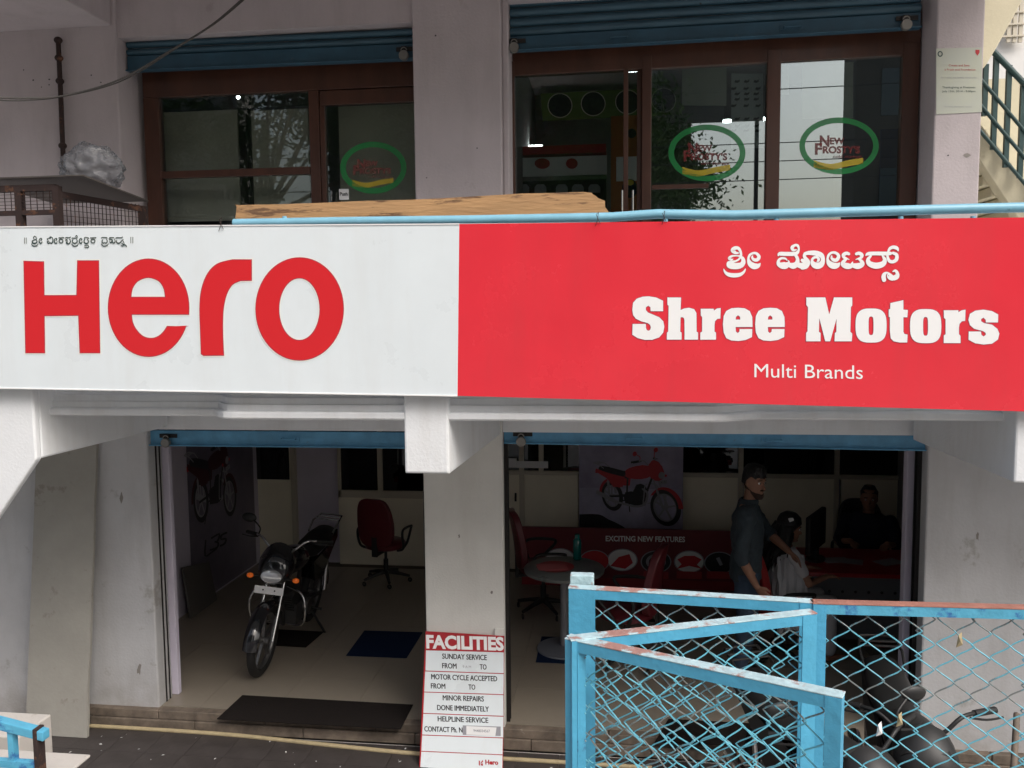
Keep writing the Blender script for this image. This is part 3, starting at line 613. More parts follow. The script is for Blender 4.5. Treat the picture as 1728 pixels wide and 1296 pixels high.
# =================================================================== SHUTTERS
def shutter(label, x0, x1, z0, zbar, ztop, Y, handles, lock=None, n=3, lab2=None, slope=0, bm=None):
    bm = bm or BLU
    t = thing('rolling_shutter', label, 'shutter', ((x0+x1)/2, Y, z0), world=True, group='rolled-up blue shutters')
    def z(x): return slope*(x-x0)
    mb = MB(); mb.prism([(x0, Y, z0), (x1, Y, z0+z(x1)), (x1, Y, zbar+z(x1)), (x0, Y, zbar)], (0, .035, 0))
    mb.prism([(x0, Y-.03, z0-.004), (x1, Y-.03, z0-.004+z(x1)), (x1, Y-.03, z0+.006+z(x1)), (x0, Y-.03, z0+.006)], (0, .065, 0))
    bar = mb.build('bottom_bar', bm, t, bevel=.004)
    h = (ztop-zbar)/n
    for i in range(n):
        c = zbar+h*i; prof = [(.004+.02*math.sin(PI*j/8)*(-1), c+.006+(h-.008)*j/8) for j in range(9)]
        vs = []; 
        for x in (x0, x1): vs += [(x, Y+.015+a-.006, b+z(x)) for a, b in prof]+[(x, Y+.03, prof[-1][1]+z(x)), (x, Y+.03, prof[0][1]+z(x))]
        k = 11; MB().add(vs, [(j, j+1, k+j+1, k+j) for j in range(10)]+[(10, 0, k, k+10)]).build('slat', BLD, t, smooth=True)
    for hx in handles:
        zz = (z0+zbar)/2+z(hx)
        mbh = MB().tube([(hx-.055, Y-.002, zz), (hx-.055, Y-.028, zz), (hx+.055, Y-.028, zz), (hx+.055, Y-.002, zz)], .006, 8)
        mbh.box((hx-.08, Y-.006, zz-.018), (hx-.045, Y+.001, zz+.018)).box((hx+.045, Y-.006, zz-.018), (hx+.08, Y+.001, zz+.018)).build('handle', bm, bar)
    for lx_ in lock or ():
        zz = (z0+zbar)/2+z(lx_)
        lb = MB().box((lx_-.06, Y-.012, zz+.0), (lx_+.08, Y-.001, zz+.03)).box((lx_-.02, Y-.03, zz-.01), (lx_+.02, Y-.012, zz+.03)).build('lock_hasp', DARKM, bar, bevel=.003)
        MB().loft([((lx_-.0, Y-.045, zz-.035), .033, .033), ((lx_, Y-.03, zz-.035), .036, .036), ((lx_, Y-.012, zz-.035), .034, .034)], 20, (0, 1, 0), (1, 0, 0)).torus((lx_, Y-.028, zz-.0), .02, .005, 'y', 16, 6, 0, PI).build('padlock', mat('old_lock', (.25, .24, .22), .45, metal=.6) if 'old_lock' not in MATS else MATS['old_lock'], bar, smooth=True)
    return t
# lower shutters: only the bottom bar shows under the lintel
YLs = YP+.05
shutter('blue rolled-up shutter over the doorway with the parked motorcycle', xl0-.015, xc0+.01, PZz(470, 753, YLs), PZz(470, 730, YLs)+.01, zlin+.1, YLs, [PXx(488, 742, YLs)], [PXx(283, 742, YLs)], 1)
shutter('blue rolled-up shutter over the wide lower right doorway', xc1+.005, xr0+.0, PZz(860, 747, YLs), PZz(860, 727, YLs)+.012, zlin+.1, YLs, [PXx(1070, 742, YLs), PXx(1305, 742, YLs)], [PXx(880, 742, YLs)], 1,
        slope=(PZz(1545, 759, YLs)-PZz(860, 747, YLs))/(xr0-xc1))
YUs = YP+.12
z0 = PZz(247, 119, YUs); z1 = PZz(668, 101, YUs)
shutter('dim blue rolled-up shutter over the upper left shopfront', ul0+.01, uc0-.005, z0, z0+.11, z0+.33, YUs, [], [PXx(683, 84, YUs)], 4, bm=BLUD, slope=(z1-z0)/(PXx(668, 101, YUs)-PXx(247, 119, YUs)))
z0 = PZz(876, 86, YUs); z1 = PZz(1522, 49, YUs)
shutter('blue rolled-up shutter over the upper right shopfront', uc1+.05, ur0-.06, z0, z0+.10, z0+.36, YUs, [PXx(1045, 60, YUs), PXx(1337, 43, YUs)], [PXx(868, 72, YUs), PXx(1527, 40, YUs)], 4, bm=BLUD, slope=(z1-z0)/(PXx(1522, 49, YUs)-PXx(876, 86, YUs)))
for gi, (x, y0, z_, z2, s) in enumerate(((xl0-.02, YP+.1, 0, 2.2, 1), (xc0, YP+.1, 0, 2.2, -1), (xc1, YP+.06, 0, 2.2, 1), (xr0, YP+.1, 0, 2.2, -1))):
    tag(MB().box((x, y0, z_), (x+.028*s, y0+.01, z2)).box((x, y0+.05, z_), (x+.028*s, y0+.06, z2)).box((x, y0+.01, z_), (x+.006*s, y0+.05, z2)).build('shutter_guide', DARKM),
        'dark steel shutter guide channel on the '+('lavender jamb left of the motorcycle', 'left side of the cream pier', 'right side of the cream pier', 'right pier beside the desk')[gi], 'guide channel', 'shutter guides of the lower doorways')

# =================================================================== UPPER SHOPFRONTS
YF = 6.06
def bar_px(px0, py0, px1, py1, Y, th=.05):
    a = P(px0, py0, Y); b = P(px1, py1, Y); return MB().box((a.x, Y, a.z), (b.x, Y+th, b.z))
sf = thing('glazed_shopfront', 'red-brown wooden shopfront on the left of the upper floor', 'shopfront', (PXx(470, 370, YF), YF, ZB), world=True)
xa, xb = PXx(245, 250, YF), uc0+.01
zt = PZz(400, 110, YF)+.06
MB().box((xa, YF, PZz(400, 158, YF)), (xb, YF+.07, zt)).build('head_rail', WOOD, sf, bevel=.004)
MB().box((xa, YF-.004, ZB), (PXx(270, 250, YF), YF+.066, PZz(400, 158, YF)-.002)).build('post', WOOD, sf, bevel=.004)
MB().box((PXx(523, 250, YF), YF-.004, ZB), (PXx(540, 250, YF), YF+.066, PZz(400, 158, YF)-.002)).build('post', WOOD, sf, bevel=.004)
MB().box((PXx(270, 290, YF)+.002, YF, PZz(400, 297, YF)), (PXx(523, 290, YF)-.002, YF+.05, PZz(400, 285, YF))).build('cross_rail', WOOD, sf, bevel=.003)
MB().box((PXx(411, 250, YF), YF+.06, ZB), (PXx(418, 250, YF), YF+.08, PZz(400, 160, YF))).build('inner_mullion', DARKM, sf)
MB().box((PXx(270, 250, YF), YF+.03, ZB), (PXx(523, 250, YF), YF+.036, PZz(400, 158, YF))).build('pane', GLS, sf)
dr = MB().box((PXx(542, 250, YF), YF+.0, PZz(620, 174, YF)), (xb, YF+.05, PZz(620, 150, YF))).box((PXx(541, 250, YF), YF+.0, ZB), (PXx(549, 250, YF), YF+.05, PZz(620, 174, YF)-.001)).build('door', WOOD, sf, bevel=.003)
MB().box((PXx(549, 250, YF), YF+.02, ZB), (xb, YF+.026, PZz(620, 174, YF))).build('door_pane', GLS, dr)
MB().tube([P(559, 322, YF-.03), P(559, 372, YF-.03)], .006, 8).build('door_handle', CHR, dr)
def ppx(px, py, w, h, Y): a = P(px, py, Y); return a
MB().box(P(572, 319, YF+.012), P(589, 337, YF+.018)).build('door_sticker', PAPER, dr)
text_mb('Push', lambda u, v: P(573.5+u, 330-v, YF+.0105), size=8, w=13, bold=.2).build('door_sticker_print', BLACKP, dr)
def oval(parent, cx, cy, rx, ry, Y, apos=True):
    o = flat([ell(cx, cy, rx, ry, 56), ell(cx, cy, rx-9.5, ry-9.5, 56)[::-1]], lambda x, y: P(x, y, Y)).build('oval_sticker', GRNT, parent, label='green oval ring sticker on the glass')
    k = rx/66.
    cnt = [0]
    def w_(s, x, y, sz, wd, m, b=.3): cnt[0] += 1; yy = Y-.0004*cnt[0]; text_mb(s, lambda u, v: P(cx+(x+u)*k, cy+y*k-v*k, yy), size=sz, w=wd, bold=b).build('sticker_print', m, o)
    MRN = REDT
    w_('N', -32, 1, 26, 16, MRN, .8); w_('EW', -15, -3, 15, 24, MRN, .5); w_('F', -40, 14, 26, 12, MRN, .8); w_("ROSTY'S" if apos else 'ROSTYS', -27, 12, 16, 62, MRN, .6); w_('cold storage', -10, 20, 7, 48, MRN, .1)
    flat([cr([(cx-42*k, cy+24*k), (cx-15*k, cy+30*k), (cx+15*k, cy+24*k), (cx+40*k, cy+20*k)], 6)+cr([(cx+40*k, cy+30*k), (cx+15*k, cy+34*k), (cx-15*k, cy+40*k), (cx-42*k, cy+36*k)], 6)], lambda x, y: P(x, y, Y)).build('sticker_ribbon', YELT, o)
oval(dr, 630, 283, 56, 44, YF+.014, False)
# right shopfront
sf2 = thing('glazed_shopfront', 'red-brown wooden shopfront with sliding doors on the right of the upper floor', 'shopfront', (PXx(1200, 370, YF), YF, ZB), world=True)
xa, xb = uc1+.05, PXx(1550, 200, YF)
zh0, zh1 = PZz(860, 128, YF), PZz(1520, 92, YF)
mb = MB(); mb.prism([(xa, YF, zh0), (xb, YF, zh1), (xb, YF, zh1+.3), (xa, YF, zh0+.26)], (0, .07, 0)); mb.build('head_rail', WOOD, sf2, bevel=.004)
for a, b in ((853, 869), (1083, 1099), (1293, 1316), (1520, 1548)):
    MB().box((PXx(a, 240, YF), YF-.004, ZB), (PXx(b, 240, YF), YF+.066, zh0+.1)).build('post', WOOD, sf2, bevel=.004)
MB().box((PXx(1100, 312, YF), YF+.01, PZz(1200, 316, YF)), (PXx(1196, 312, YF), YF+.03, PZz(1200, 309, YF))).build('cross_rail', WOOD, sf2)
for a, b in ((1099, 1293), (1316, 1520)):
    MB().box((PXx(a, 240, YF)+.001, YF+.03, ZB), (PXx(b, 240, YF)-.001, YF+.036, zh0+.12)).build('pane', GLR, sf2)
for a, b, hxx, yo in ((869, 1060, 1050, .0), (1052, 1083, 1068, .045)):
    d = MB().box((PXx(b-8, 240, YF), YF+yo, ZB), (PXx(b, 240, YF), YF+yo+.035, zh0+.02)).build('door', WOOD, sf2, bevel=.003)
    MB().box((PXx(a, 240, YF), YF+yo+.015, ZB), (PXx(b-8, 240, YF), YF+yo+.021, zh0+.05)).build('door_pane', GLS, d)
    MB().tube([P(hxx, 321, YF-.035), P(hxx, 372, YF-.035)], .007, 8).tube([P(hxx, 326, YF-.035), P(hxx, 326, YF)], .005, 6).build('door_handle', CHR, d, smooth=True)
oval(sf2, 1193, 258, 65, 48, YF+.0285); oval(sf2, 1416, 246, 67, 48, YF+.0285)

# inside the upper shops
tag(MB().box(P(276, 190, 6.3), P(408, 372, 6.32)).build('roller_blind', BLIND), 'pale blind behind the left pane of the upper left shopfront', 'blind', 'blinds in the upper left shop')
tag(MB().box(P(420, 187, 6.3), P(526, 372, 6.32)).build('roller_blind', BLIND), 'pale blind beside the door of the upper left shopfront', 'blind', 'blinds in the upper left shop')
tag(MB().box(P(571, 180, 6.3), P(704, 372, 6.32)).build('roller_blind', BLIND), 'pale blind behind the glass door with the oval sticker', 'blind', 'blinds in the upper left shop')
tag(MB().ball(P(402, 164, 6.5), .014).build('ceiling_spot', TUBE, smooth=True), 'tiny white round lamp high behind the upper left glass', 'lamp')
def lamp(x0, x1, y0, y1, Y, label):
    t = thing('tube_light', label, 'tube light', tuple(P((x0+x1)/2, (y0+y1)/2, Y)), world=True, group='lit tube lights in the upper shop')
    a, b = P(x0, y0, Y), P(x1, y1, Y); MB().tube([a, b], .013, 10).build('lamp_tube', TUBE, t, smooth=True)
    MB().obox((a+b)/2+Vector((0, .03, .005)), (b-a)/2, (0, .012, 0), (0, 0, .02)).build('batten', PAPER, t)
lamp(870, 915, 249.5, 247.5, 8.6, 'long lit tube light low at the left behind the sliding doors')
lamp(1060, 1084, 118.5, 117, 8.0, 'short lit tube light near the top of the sliding door')
lamp(1231, 1252, 107.5, 106.5, 8.0, 'lit tube light above the printed white paper strip')
lamp(1220, 1234, 204.5, 204, 8.4, 'small lit tube light left of the printed white paper strip')
lamp(1286, 1295, 201, 200.5, 8.4, 'small lit tube light right of the printed white paper strip')
mbd = thing('menu_board', 'dim green board with four round pictures behind the sliding doors', 'board', tuple(P(1030, 200, 8.9)), world=True)
MB().add([P(912, 158, 8.9), P(1150, 146, 8.9), P(1148, 192, 8.9), P(916, 204, 8.9)], [(0, 1, 2, 3)]).prism([P(912, 158, 8.92), P(1150, 146, 8.92), P(1148, 192, 8.92), P(916, 204, 8.92)], (0, .02, 0)).build('panel', GRNB, mbd)
for x, y in ((945, 178), (1001, 175), (1059, 172), (1120, 169)):
    flat([ell(x, y, 20, 20, 28)], lambda u, v: P(u, v, 8.88)).build('round_picture', PDRK, mbd)
    flat([ell(x, y, 21, 21, 28), ell(x, y, 19.5, 19.5, 28)[::-1]], lambda u, v: P(u, v, 8.87)).build('ring_print', BLIND, mbd)
fz = thing('display_freezer', 'dim display freezer behind the left sliding door', 'freezer', (PXx(945, 370, 8), 8, ZB), world=True)
MB().box(P(868, 262, 8.0), P(1024, 266, 8.7)).build('top_edge', REDP, fz)
MB().box(P(868, 267, 8.0), P(1024, 298, 8.05)).build('picture_strip', PAPER, fz)
for x, y, rx, ry in ((915, 276, 13, 9), (965, 276, 10, 9), (878, 270, 3, 4)): flat([ell(x, y, rx, ry, 20)], lambda u, v: P(u, v, 7.99)).build('strip_print', REDP, fz)
MB().box(P(868, 299, 7.98), P(1024, 304, 8.05)).build('rail', CHR, fz)
a = P(868, 305, 8.0); b = P(1024, 420, 8.6); MB().box((a.x, 8.0, ZB), (b.x, 8.6, a.z)).build('cabinet', DARKM, fz)
for x in (883, 912, 948, 975, 1003): MB().add([P(x+u, y, 7.99) for u, y in ((-10, 325), (-10, 316), (-6, 311), (6, 311), (10, 316), (10, 325))], [(0, 1, 2, 3, 4, 5)]).build('door_window', PGREY, fz)
op = thing('orange_banner', 'orange printed standee behind the sliding door handles', 'banner', tuple(P(1057, 372, 7.4)), world=True)
MB().box(P(1031, 196, 7.4), P(1084, 390, 7.42)).build('banner_sheet', ORG, op)
MB().box(P(1040, 265, 7.39), P(1080, 305, 7.398)).build('banner_print', PAPER, op); flat([ell(1066, 225, 8, 8, 20)], lambda u, v: P(u, v, 7.395)).build('banner_print', PDRK, op)
flat([ell(1063, 318, 13, 16, 20)], lambda u, v: P(u, v, 7.38)).build('banner_print', MATN, op); flat([ell(1063, 308, 7, 5, 20)], lambda u, v: P(u, v, 7.375)).build('banner_print', YEL, op)
tag(MB().box(P(1487, 218, 7.0), P(1513, 380, 7.02)).build('blue_banner', BLUP), 'blue printed strip at the right end of the upper right shopfront', 'banner')
def sheet(x0, y0, x1, y1, Y, m, amp=.02):
    nx, ny = 12, 14; vs = []; fs = []
    for j in range(ny+1):
        for i in range(nx+1):
            p = P(x0+(x1-x0)*i/nx, y0+(y1-y0)*j/ny, Y); p.y += amp*noise.noise(Vector((p.x*5, p.z*6, Y))); vs.append(p)
    for j in range(ny):
        for i in range(nx): a = j*(nx+1)+i; fs.append((a, a+1, a+nx+2, a+nx+1))
    return MB().add(vs, fs)
tag(sheet(1151, 112, 1226, 178, 6.135, SHEETM).build('hanging_sheet', SHEETM, smooth=True), 'crinkled cream sheet hung at the top of the middle pane', 'sheet')
tag(sheet(1151, 180, 1222, 222, 6.135, PLAST).build('plastic_sheet', PLAST, smooth=True), 'crinkled clear plastic sheet below the cream one', 'sheet')
tag(sheet(1354, 105, 1440, 200, 6.135, SHEETM).build('hanging_sheet', SHEETM, smooth=True), 'crinkled pale sheet hung at the top of the right pane', 'sheet')
tag(sheet(1318, 105, 1331, 160, 6.135, SHEETM).build('hanging_sheet', SHEETM, smooth=True), 'narrow pale sheet at the left edge of the right pane', 'sheet')
ps = thing('printed_paper_strip', 'white paper strip with rows of small dark prints', 'paper', tuple(P(1260, 235, 6.25)), world=True)
sheet(1234, 124, 1288, 250, 6.13, PAPER, .006).build('paper_sheet', PAPER, ps, smooth=True)
mb = MB()
for j, y in enumerate((137, 149, 158, 167, 178, 200, 212, 220)):
    for i, x in enumerate(((1244, 1260, 1276) if j % 3 != 1 else (1238, 1259, 1279))):
        t = flat([[(x-5, y+2), (x-3, y-2), (x+1, y-1), (x+5, y-3), (x+4, y+1), (x, y+3)]], lambda u, v: P(u, v, 6.118)); mb.add(t.v, t.f)
mb.build('small_prints', PDRK, ps)

# =================================================================== UPPER LEFT WALL THINGS
t = thing('rusty_pipe', 'rusty vertical pipe fixed to the mauve wall', 'pipe', tuple(P(108, 270, YP-.03)), world=True)
MB().tube([P(98, 66, YP-.04), P(102, 150, YP-.04), P(108, 300, YP-.04)], .017, 10).build('pipe_run', RUST, t, smooth=True)
for y in (68, 98, 137, 246): MB().ball(P(98+(y-66)*.043, y, YP-.04), (.03, .028, .025)).build('pipe_clamp', RUST, t, smooth=True)
cab = [(-20, 164), (40, 166), (105, 162), (200, 135), (290, 84), (360, 40), (420, -12)]
mb = MB(); mb.tube([P(x, y, 4.7+.1*i/6) for i, (x, y) in enumerate(cr(cab, 8))], .006, 6); mb.tube([P(x, y+2.5+1.5*math.sin(i*.3), 4.72+.1*i/6) for i, (x, y) in enumerate(cr(cab, 8))], .0045, 6)
tag(mb.build('hanging_cable', mat('cable_grey', (.06, .055, .05), .7), smooth=True), 'slack grey cable hanging across the upper left corner', 'cable')
cg = thing('rusty_cage', 'rusty mesh-sided cage with a thin sheet metal top', 'cage', (PXx(90, 380, 5.0), 5.0, ZB), world=True)
a, b, c_, d_ = P(-40, 305, 5.0), P(143, 299, 5.0), P(252, 328, 5.45), P(110, 306, 5.75)
zt = b.z; xR, xL = b.x, a.x
topv = [Vector((xL, 4.95, zt)), Vector((PXx(140, 300, 4.95), 4.95, zt)), Vector((PXx(250, 325, 5.5), 5.5, zt-.09)), Vector((xL, 5.75, zt-.05))]
MB().prism(topv, (0, 0, .008)).build('sheet_top', mat('sheet_metal', (.08, .068, .06), .6, var=.2), cg)
zc = zt-.03
legs = [(xL+.3, 5.0), (PXx(97, 340, 5.0), 5.0), (PXx(240, 350, 5.5), 5.5)]
for x, y in legs: MB().box((x-.022, y-.022, ZB), (x+.022, y+.022, zc-.02 if y < 5.3 else zc-.09)).build('corner_post', RUST, cg)
x1, x2 = legs[1][0], legs[2][0]
MB().obox(((x1+x2)/2, 5.25, zc-.09), ((x2-x1)/2, .25, -.02), (.01, -.01, 0), (0, 0, .02)).box((xL, 4.98, zc-.05), (x1, 5.02, zc-.01)).box((xL, 4.98, zc-.2), (x1, 5.01, zc-.17)).build('rail', RUST, cg)
mb = MB()
for i in range(16):
    x = x1+.02-.045*i-.02; mb.box((x, 4.985, zc-.17), (x+.004, 4.989, zc-.05))
for i in range(5): mb.box((xL, 4.984, zc-.07-i*.022), (x1, 4.988, zc-.067-i*.022))
for i in range(22):
    f = i/22; x = x1+(x2-x1)*f; y = 5+.5*f; mb.box((x, y, ZB), (x+.004, y+.004, zc-.08))
for i in range(14):
    z_ = zc-.1-i*.035; mb.obox(((x1+x2)/2, 5.25, z_), ((x2-x1)/2, .25, 0), (.001, -.001, 0), (0, 0, .0015))
mb.build('wire_mesh', RUST, cg, kind='stuff')
bm = bmesh.new(); bmesh.ops.create_icosphere(bm, subdivisions=5, radius=1)
cB = P(155, 275, 5.3)
for v in bm.verts:
    n = v.co.normalized()
    fold = sum((1-abs(noise.noise(n*f+Vector((f, 2*f, 5)))*2))*a for f, a in ((2.1, .12), (4.3, .09), (8.7, .035)))
    v.co = Vector((n.x*.225, n.y*.15, n.z*.165))*(.82+fold+.12*noise.noise(n*1.6+Vector((4, 4, 9))))
    if v.co.z > .1 and abs(v.co.x+.04) < .07: v.co.z += .03*(1-abs(v.co.x+.04)/.07)
    v.co.z = max(v.co.z, -.12+.006*noise.noise(v.co*30))
me = bpy.data.meshes.new('plastic_bag'); bm.to_mesh(me); bm.free(); me.materials.append(PLAST)
for p in me.polygons: p.use_smooth = True
o = bpy.data.objects.new('plastic_bag', me); COL.objects.link(o); o.location = (cB.x, cB.y, topv[0].z+.105); tag(o, 'crumpled clear plastic bag lying on the rusty cage', 'bag')

# notice on right pillar
mb = MB(); rr = random.Random(21)
for x, y, r_ in ((56, 135, 1.6), (83, 134, 1.4), (83, 143, 1.2), (70, 147, 1), (154, 127, 1.3), (170, 139, 1.3), (70, 30, 2.5), (100, 118, 1), (40, 118, 1.2), (1182, 6, 2), (735, 60, 1.5), (720, 300, 1.2), (805, 250, 1.1), (1600, 262, 1.4)):
    t = flat([[(x+r_*rr.uniform(.7, 1.3)*math.cos(a*.7), y+r_*rr.uniform(.7, 1.2)*math.sin(a*.7)) for a in range(9)]], lambda u, v: P(u, v, YP-.002)); mb.add(t.v, t.f)
bpart(mb, 'nail_hole', BLACKP, kind='stuff')
mb = MB()
for x, y, w_, h_2 in ((205, 840, 3, 12), (108, 970, 2, 9), (235, 1130, 5, 10), (1650, 905, 3, 9), (775, 905, 2, 4), (830, 1000, 2.5, 3), (1632, 262, 6, 4)):
    t = flat([[(x+w_*math.cos(a*.6)*rr.uniform(.4, 1.2), y+h_2*math.sin(a*.6)*rr.uniform(.5, 1.1)) for a in range(10)]], lambda u, v: P(u, v, YP-.002)); mb.add(t.v, t.f)
bpart(mb, 'scuff_mark', mat('scuff', (.25, .23, .21), .9), kind='stuff')
nb = thing('paper_notice', 'pale green paper notice stuck on the mauve pier', 'notice', tuple(P(1618, 190, YP)), world=True)
def np_(x, y, l=0): return P(x, y, YP-.004-l)
MB().add([np_(1580, 82), np_(1657, 80), np_(1657, 189), np_(1580, 193)], [(0, 1, 2, 3)]).prism([P(1580, 82, YP-.0035), P(1657, 80, YP-.0035), P(1657, 189, YP-.0035), P(1580, 193, YP-.0035)], (0, .003, 0)).build('notice_sheet', NOTE, nb)
for s, x, y, w, m, sz in (('Create and Save', 1601, 112, 35, REDP, 5), ('a Fresh and Foundation', 1594, 119, 52, REDP, 4.6), ('for a clean and healthy community', 1588, 132, 60, PGREY, 3.4), ('Thanksgiving at Fivetimes', 1590, 149, 56, INK, 5), ('July 12th, 2014 - 9:00pm', 1590, 155.5, 56, INK, 4.6), ('for more information contact', 1594, 181, 46, PGREY, 3.2)):
    text_mb(s, lambda u, v: np_(x+u, y-v, .001), size=sz, w=w).build('notice_print', m, nb)
flat([ell(1586.5, 91, 4.5, 5, 16), ell(1586.5, 91, 2.5, 3, 16)[::-1]], lambda u, v: np_(u, v, .001)).build('notice_emblem', INK, nb)
flat([[(1646, 84), (1653, 84), (1653, 89), (1649.5, 94), (1646, 89)]], lambda u, v: np_(u, v, .001)).build('notice_emblem', REDP, nb)

# =================================================================== OUTSIDE STAIR AT THE RIGHT
stt = thing('outside_stair', 'beige outside staircase climbing at the upper right', 'staircase', (PXx(1700, 330, 6.6), 6.6, 1.4), world=True)
YT = 6.8
mb = MB(); s0, s1, s2, s3 = P(1640, 190, YT), P(1760, 345, YT), P(1760, 430, YT), P(1640, 250, YT)
mb.prism([s0, s1, s2, s3], (0, .12, 0)); mb.build('stringer', STAIRC, stt, bevel=.01)
for i in range(9):
    f = i/8; p = s0.lerp(s1, f); MB().box((p.x-.12, YT+.12, p.z-.18), (p.x+.16, YT+1.2, p.z-.1)).build('tread', STAIRC, stt, bevel=.008)
MB().box((3.21, YT+1.25, 1.0), (8, YT+1.4, 5.05)).box((ur1+.01, YT+1.25, 2.71), (3.21, YT+1.4, 5.05)).build('rear_wall', STAIRC, stt)
mb = MB(); arc = cr([(1600, 175), (1657, 118), (1675, 92), (1700, 48), (1730, -10), (1745, -60)], 5)
mb.prism([P(x, y, 6.5) for x, y in arc]+[P(1600, -80, 6.5)], (0, .3, 0)); mb.build('upper_flight', STAIRC, stt, bevel=.01)
gr = thing('stair_railing', 'dark green pipe railing of the outside staircase', 'railing', tuple(P(1700, 250, 6.7)), world=True)
YQ = 6.72
MB().tube([P(1640, 48, YQ), P(1681, 92, YQ), P(1728, 141, YQ), P(1790, 205, YQ)], .022, 10).build('handrail', RAILG, gr, smooth=True)
for dy in (48, 92, 136):
    MB().tube([P(1640, 98+dy-30, YQ), P(1790, 98+dy+148, YQ)], .014, 8).build('rail', RAILG, gr, smooth=True)
for x, y0, y1 in ((1662, 108, 195), (1677, 90, 252), (1698, 110, 282), (1722, 135, 300), (1750, 165, 340)):
    a = P(x, y0, YQ); b = P(x, y1, YQ); MB().box((b.x-.017, YQ, b.z), (b.x+.017, YQ+.03, a.z)).build('baluster', RAILG, gr)
tag(MB().box((2.9, 12, -.3), (10, 12.3, 9)).build('far_wall', PALEW), 'bright white wall of a neighbouring building beyond the stair', 'wall')
t = thing('far_grille', 'white window bars on the bright neighbouring wall', 'grille', tuple(P(1710, 60, 11.9)), world=True)
for x in (1702, 1712, 1722): MB().box(P(x, -10, 11.9), P(x+1.5, 72, 11.93)).build('vertical_bar', ALU, t)
for y in (20, 40, 60): MB().box(P(1690, y, 11.88), P(1740, y+1.5, 11.91)).build('cross_bar', ALU, t)

# =================================================================== LEANING BOARDS, BLOCK, RAIL AT LEFT
zb0 = -.14
q0, q1 = P(44, 1262, Z=zb0), P(145, 1262, Z=zb0)
t0, t1 = P(62, 740, YP-.03), P(163, 745, YP-.03)
q0, q1 = Vector((q0.x, 5.55, zb0)), Vector((q1.x, 5.55, zb0))
nrm = (q1-q0).cross(t0-q0).normalized()
q0 = Vector((PXx(44, 1255, 5.55), 5.55, zb0)); q1 = Vector((PXx(146, 1255, 5.55), 5.55, zb0))
mb = MB(); rr = random.Random(2); L_ = [q1.lerp(t1, i/14)+Vector((rr.uniform(-.005, .005), 0, 0)) for i in range(15)]
mb.prism([q0]+L_+[t0], (0, .028, 0)); tag(mb.build('leaning_board', BRD), 'tall weathered grey board leaning on the left pier', 'board')
bk = MB(); a = P(-60, 1197, 3.2); b = P(86, 1200, 3.2)
bk.box((a.x, 3.0, 0), (b.x, 3.2, a.z)); o = bk.build('marble_block', MARB, bevel=.006); tag(o, 'pale stone topped block at the lower left corner', 'block')
a = P(150, 1283, 3.0); bk = MB().box((PXx(-60, 1290, 2.8), 2.5, 1.3), (PXx(143, 1290, 2.85), 2.89, PZz(100, 1284, 2.85))); tag(bk.build('stone_ledge', MARB, bevel=.006), 'lower pale stone ledge in front of the block', 'ledge')
sr = thing('short_blue_railing', 'short chipped blue railing before the pale stone block', 'railing', tuple(P(60, 1290, 2.6)), world=True)
YQ = 2.5
MB().obox((P(-50, 1207, YQ)+P(78, 1240, YQ))/2, (P(78, 1240, YQ)-P(-50, 1207, YQ))/2, (0, .018, 0), (0, 0, .016)).build('top_bar', FCHIP, sr, bevel=.003)
MB().box(P(61, 1232, YQ-.02), P(78, 1400, YQ+.02)).build('end_post', RUST, sr, bevel=.002)
MB().box(P(20, 1225, YQ-.01), P(31, 1400, YQ+.015)).build('baluster', FCHIP, sr)
MB().box(P(-30, 1225, YQ-.01), P(-19, 1400, YQ+.015)).build('baluster', FCHIP, sr)
MB().obox((P(-50, 1283, YQ)+P(70, 1291, YQ))/2, (P(60, 1290, YQ)-P(-50, 1283, YQ))/2, (0, .012, 0), (0, 0, .012)).build('lower_bar', FCHIP, sr)

# =================================================================== FACILITIES BOARD
fb = thing('facilities_board', 'red and white FACILITIES board leaning on the cream pier', 'notice board', (PXx(780, 1290, 5.5), 5.5, -.15), world=True)
TLp, TRp = P(718, 1065, YP-.02), P(851, 1073, YP-.02)
BLp, BRp = P(707, 1302, 5.42), P(848, 1309, 5.42)
_n = (TRp-TLp).cross(BLp-TLp).normalized()
if _n.y > 0: _n = -_n
def fp(x, y, l=0.0):
    r = ray(x, y); t = (TLp-EYE).dot(_n)/r.dot(_n); return EYE+r*t+_n*l
BLp, BRp = fp(707, 1303), fp(848.5, 1309); MB().prism([TLp, TRp, BRp, BLp], -_n*.012).build('backing_board', REDP, fb)
def fq(x0, y0, x1, y1, x2, y2, x3, y3, m, nm, l=.001): MB().add([fp(x0, y0, l), fp(x1, y1, l), fp(x2, y2, l), fp(x3, y3, l)], [(0, 1, 2, 3)]).build(nm, m, fb)
rows = [(719, 1097.5, 850, 1101, 718, 1131.5, 850, 1136), (717.5, 1133, 850, 1137.5, 716, 1167, 849.5, 1171.5), (716, 1168.5, 849.5, 1173, 714.5, 1203, 849.5, 1208), (714.5, 1204.5, 849.5, 1209.5, 712.5, 1239.5, 849, 1244.5), (712.5, 1241, 848.5, 1246, 711, 1267, 848, 1273), (711, 1268.5, 848, 1274.5, 709, 1298, 847.5, 1304)]
for x0, y0, x1, y1, x2, y2, x3, y3 in rows: fq(x0, y0, x1, y1, x3, y3, x2, y2, WHITE, 'white_panel')
